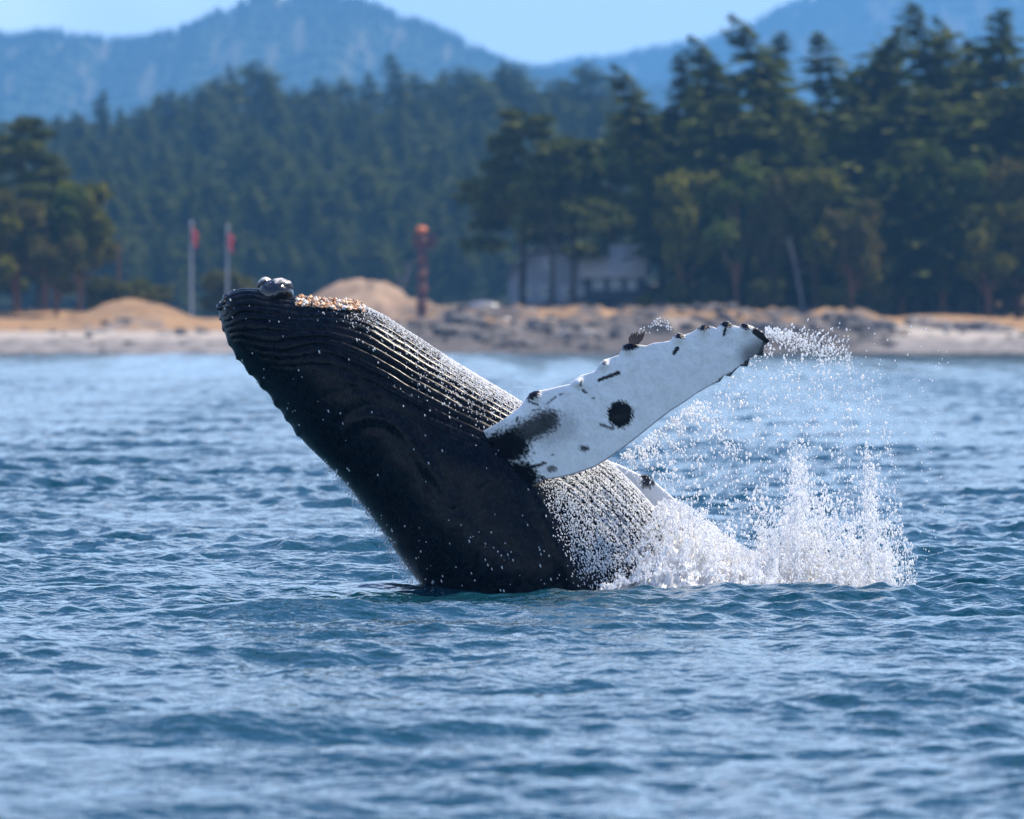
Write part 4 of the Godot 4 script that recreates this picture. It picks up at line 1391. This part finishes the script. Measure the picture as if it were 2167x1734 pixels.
func splash() -> void:
	rng.seed = 4242
	var drop := drop_mesh()
	var foam := paint(Color(0.95, 0.96, 0.97), 0.3, 0.5)
	foam.backlight_enabled = true
	foam.backlight = Color(1, 1, 1)
	# whitewater where the whale leaves the sea
	var top := [Vector2(1262, 1244), Vector2(1290, 1220), Vector2(1325, 1180), Vector2(1365, 1125), Vector2(1400, 1085), Vector2(1440, 1088), Vector2(1480, 1112), Vector2(1530, 1150), Vector2(1580, 1180), Vector2(1620, 1195), Vector2(1660, 1150), Vector2(1720, 1140), Vector2(1780, 1165), Vector2(1830, 1195), Vector2(1880, 1225), Vector2(1910, 1245)]
	var v := PackedVector3Array()
	var rows := 90
	var cols := 240
	for i in rows:
		var z := lerpf(-1.6, 2.3, i / float(rows - 1))
		for j in cols:
			var px := lerpf(1235, 1915, j / float(cols - 1))
			var f := clampf((1249.0 - line(top, px)) * S, 0.0, 1.0) * 0.95
			f *= lerpf(1.0, 0.3, smoothstep(1590.0, 1680.0, px))
			var w := 1.0 - pow(absf(z - 0.3) / 2.0, 2.0)
			var n := noise.get_noise_3d(px * 0.5, z * 90.0, 3.0)
			var n2 := noise.get_noise_3d(px * 1.7, z * 300.0, 8.0)
			var y := f * maxf(w, -0.3) * (0.8 + 0.55 * n + 0.3 * n2) - 0.12
			v.append(whale_at(px, 0, z) * Vector3(1, 0, 1) + Vector3(n2 * 0.08, y, n * 0.1))
	tag(put("whitewater", build(v, grid_index(rows, cols), PackedColorArray(), grid_normals(v, rows, cols)), foam), "white churned foam at the whale's waterline on the right", "foam", "", "stuff")
	var bits := []
	for k in 70000:
		var px := rng.randf_range(1268, 1640)
		var h := 0.25 + 0.85 * pow(rng.randf(), 1.3)
		var py := lerpf(1250.0, line(top, px) - 12.0, h)
		var z := rng.randf_range(-1.2, 1.9) * (1.0 - 0.4 * h) + 0.2
		var n := noise.get_noise_3d(px * 0.7, py * 0.7, z * 60.0)
		if n < -0.12 + 0.25 * h: continue
		bits.append(stretched(whale_at(px, py, z), (0.003 + 0.009 * pow(rng.randf(), 2.0)) * (1.25 - 0.5 * h), Vector3(rng.randfn() * 0.6, 1, rng.randfn() * 0.4), rng.randf_range(1.2, 4.0)))
	tag(scatter("foam_flecks", drop, foam, bits), "thrown flecks of foam above the whitewater, before the far flipper", "foam")
	# the curtain of drops right of the flipper
	var left_edge := [Vector2(690, 1612), Vector2(745, 1590), Vector2(800, 1540), Vector2(860, 1455), Vector2(940, 1345), Vector2(985, 1290), Vector2(1040, 1400), Vector2(1120, 1500), Vector2(1200, 1590), Vector2(1250, 1600)]
	var right_edge := [Vector2(690, 1640), Vector2(720, 1740), Vector2(760, 1815), Vector2(850, 1875), Vector2(950, 1890), Vector2(1100, 1905), Vector2(1180, 1935), Vector2(1250, 1930)]
	bits = []
	for k in 13000:
		var py := 700.0 + 548.0 * pow(rng.randf(), 0.75)
		var a := line(left_edge, py)
		var b := line(right_edge, py)
		var f := rng.randf()
		var px := lerpf(a, b, f)
		var n := noise.get_noise_2d(px * 0.5, py * 0.16)
		if rng.randf() > 0.30 + 0.45 * n + 0.4 * smoothstep(1560.0, 1680.0, px) * smoothstep(1000.0, 1200.0, py) + 0.2 * smoothstep(900.0, 1100.0, py): continue
		var r := (0.004 + 0.0105 * pow(rng.randf(), 2.2)) * (1.5 if rng.randf() < 0.1 else 1.0)
		bits.append(stretched(whale_at(px, py, rng.randf_range(-0.6, 1.6)), r * (0.6 if k % 4 == 0 else 1.0), Vector3(rng.randfn() * 0.2, 1, rng.randfn() * 0.2), rng.randf_range(1.0, 2.0) * (2.4 if k % 4 == 0 else 1.0)))
	for k in 260:     # strays
		bits.append(stretched(whale_at(rng.randf_range(1560, 2000), 690.0 + 550.0 * rng.randf(), rng.randf_range(-0.5, 1.5)), rng.randf_range(0.005, 0.010), Vector3.UP, 1.3))
	tag(scatter("spray_curtain", drop, foam, bits), "curtain of falling water drops right of the raised flipper", "spray")
	# drops flung off the tip
	bits = []
	for k in 900:
		var f := pow(rng.randf(), 1.3)
		var px := lerpf(1612, 1790, f)
		var py := lerpf(700, 738, f) + rng.randfn() * (4.0 + 22.0 * f) + 12.0 * f
		bits.append(stretched(whale_at(px, py, 1.75 + rng.randfn() * 0.15), 0.003 + 0.009 * pow(rng.randf(), 2.0), Vector3(0.3, 1, 0), rng.randf_range(1.0, 2.2)))
	for k in 70:
		var f := rng.randf()
		bits.append(stretched(whale_at(1345 + 75 * f + rng.randfn() * 5, 712 - 28 * sin(f * 2.6) + rng.randfn() * 5, 1.65), rng.randf_range(0.004, 0.009), Vector3.UP, 1.3))
	tag(scatter("tip_spray", drop, foam, bits), "fine drops flung off the flipper's tip and knobs", "spray")
	# jets standing up out of the sea: thin ropes of water that break into drops
	bits = []
	var jv := PackedVector3Array()
	var ji := PackedInt32Array()
	for s in [[1612, 1000, 8], [1622, 1090, 10], [1678, 950, 8], [1690, 985, 12], [1700, 960, 8], [1716, 1060, 14], [1735, 1030, 10], [1752, 1100, 16], [1768, 1050, 10], [1790, 1110, 16], [1812, 1090, 12], [1835, 960, 7], [1846, 1000, 10], [1858, 1090, 14], [1650, 1120, 10], [1872, 1150, 10], [1665, 1060, 7], [1800, 1150, 22], [1740, 1140, 26], [1690, 1130, 22]]:
		var z0 := rng.randf_range(-0.4, 1.2)
		for strand in 7:
			var ph := rng.randf() * 9.0
			var reach := rng.randf_range(0.35, 0.8)
			var crown: float = lerpf(s[1], 1235.0, pow(rng.randf(), 1.9) * 0.75)
			var x0: float = s[0] + rng.randfn() * s[2] * 1.1
			var x1: float = s[0] + rng.randfn() * s[2] * 1.0
			var pts := []
			var rad := []
			var r0 := rng.randf_range(0.009, 0.022)
			for k in 26:
				var f := reach * k / 25.0
				pts.append(whale_at(lerpf(x0, x1, f) + sin(f * 9.0 + ph) * 3.0 * f + noise.get_noise_2d(f * 160.0, ph * 90.0) * 9.0, lerpf(1252.0, crown, f), z0 + 0.05 * sin(ph + f * 5.0)))
				rad.append(r0 * (1.0 - 0.8 * f / reach) * clampf(0.75 + 1.3 * noise.get_noise_2d(f * 420.0, ph * 50.0), 0.15, 1.6) + 0.0015)
			tube(jv, ji, pts, rad, 5)
			for k in int((1250.0 - crown) * 0.6):
				var f := pow(rng.randf(), 1.25) * 1.08
				var x := lerpf(x0, x1, f) + sin(f * 9.0 + ph) * 3.0 * f + noise.get_noise_2d(f * 160.0, ph * 90.0) * 9.0
				bits.append(stretched(whale_at(x + rng.randfn() * (1.5 + 5.5 * f), lerpf(1250.0, crown, f), z0 + rng.randfn() * 0.06), 0.003 + 0.011 * pow(rng.randf(), 2.2), Vector3(rng.randfn() * 0.25, 1, 0), rng.randf_range(1.4, 3.4)))
	tag(put("water_ropes", build(jv, ji), foam), "thin white ropes of water standing up right of the flipper", "splash", "", "stuff")
	for k in 6000:
		var px := rng.randf_range(1600, 1885)
		var f := pow(rng.randf(), 1.7)
		var n := noise.get_noise_2d(px * 0.6, f * 40.0)
		if n < -0.05 + 0.2 * f: continue
		bits.append(stretched(whale_at(px, 1250.0 - f * (75.0 + 60.0 * n), rng.randf_range(-0.6, 1.6)), rng.randf_range(0.0035, 0.010), Vector3(rng.randfn() * 0.6, 1, 0), rng.randf_range(1.0, 3.0)))
	tag(scatter("jet_drops", drop, foam, bits), "drops breaking off the jets at the right end of the splash", "splash")
	# drips down the whale's back edge
	bits = []
	for k in 420:
		var f := rng.randf()
		var e := curve(LEFT, lerpf(0.5, 0.83, f))
		var out := absf(rng.randfn()) * (3.0 + 16.0 * f * f)
		bits.append(stretched(whale_at(e.x - out, e.y + rng.randfn() * 6.0, rng.randf_range(-0.2, 0.6)), rng.randf_range(0.003, 0.008), Vector3(-0.2, -1, 0), rng.randf_range(1.0, 4.0)))
	tag(scatter("back_drips", drop, foam, bits), "drips running off the whale's left edge down to the water", "spray")
	# streams off the flipper's lower edge
	bits = []
	for s in 34:
		var px := rng.randf_range(1285, 1470)
		var py := lerpf(985.0, 850.0, (px - 1285.0) / 185.0)
		var vx := rng.randf_range(0.2, 1.4)
		var z := rng.randf_range(0.6, 1.4)
		var long := rng.randf_range(40, 130)
		for k in int(long * 0.8):
			var f := k / (long * 0.8)
			if noise.get_noise_2d(f * 150.0, s * 40.0) < 0.0: continue
			bits.append(stretched(whale_at(px + vx * long * f + rng.randfn() * 3.0, py + long * (0.9 * f * f - 0.2 * f) + rng.randfn() * 3.0, z), rng.randf_range(0.004, 0.010), Vector3(0.4, -1, 0), rng.randf_range(1.0, 2.6)))
	tag(scatter("flipper_streams", drop, foam, bits), "streams of drops falling off the flipper's lower edge", "spray")
	# water on the skin: thick over the throat's top edge and the belly below the flipper, sparse on the dark side
	bits = []
	for k in 230000:
		var i := rng.randi() % (NT - 1)
		var j := rng.randi() % (NR - 1)
		if k > 170000:      # the streaming belly below the flipper
			i = rng.randi_range(int(NT * 0.5), int(NT * 0.86))
			j = (rng.randi_range(-95, 130) + NR - 1) % (NR - 1)
		var o := i * NR + j
		var fi := rng.randf()
		var fj := rng.randf()
		var p := body_grid[o].lerp(body_grid[o + NR], fi).lerp(body_grid[o + 1].lerp(body_grid[o + NR + 1], fi), fj)
		if p.y < -0.1 or p.z < -0.5: continue
		var n := body_normals[o]
		var px := p.x / S + MID
		var py := HZ - (p.y - EYE) / S
		var th := TAU * j / (NR - 1)
		if th > PI: th -= TAU
		var keep := 0.0
		if px > 640.0 and px < 1130.0 and py < 960.0: keep = 0.85 * exp(-pow(th / 0.55, 2.0)) * smoothstep(640.0, 820.0, px)
		if px > 1120.0: keep = maxf(keep, 0.95 * smoothstep(1120.0, 1190.0, px - (py - 1020.0) * 0.42))
		if p.z > 0.0: keep = maxf(keep, (0.0012 + 0.011 * smoothstep(1050.0, 1200.0, py)) * smoothstep(-0.25, 0.25, noise.get_noise_2d(px * 0.25, py * 0.25)) * 1.6)
		if rng.randf() > keep: continue
		var r := rng.randf_range(0.0025, 0.0075) * (1.35 if keep < 0.03 else 1.0)
		bits.append(stretched(p + n * r * 0.4, r, Vector3(0.3, -1, 0.1), rng.randf_range(1.0, 2.6)))
	tag(scatter("skin_drops", drop, foam, bits), "beads of water glittering on the whale's skin", "water drops")
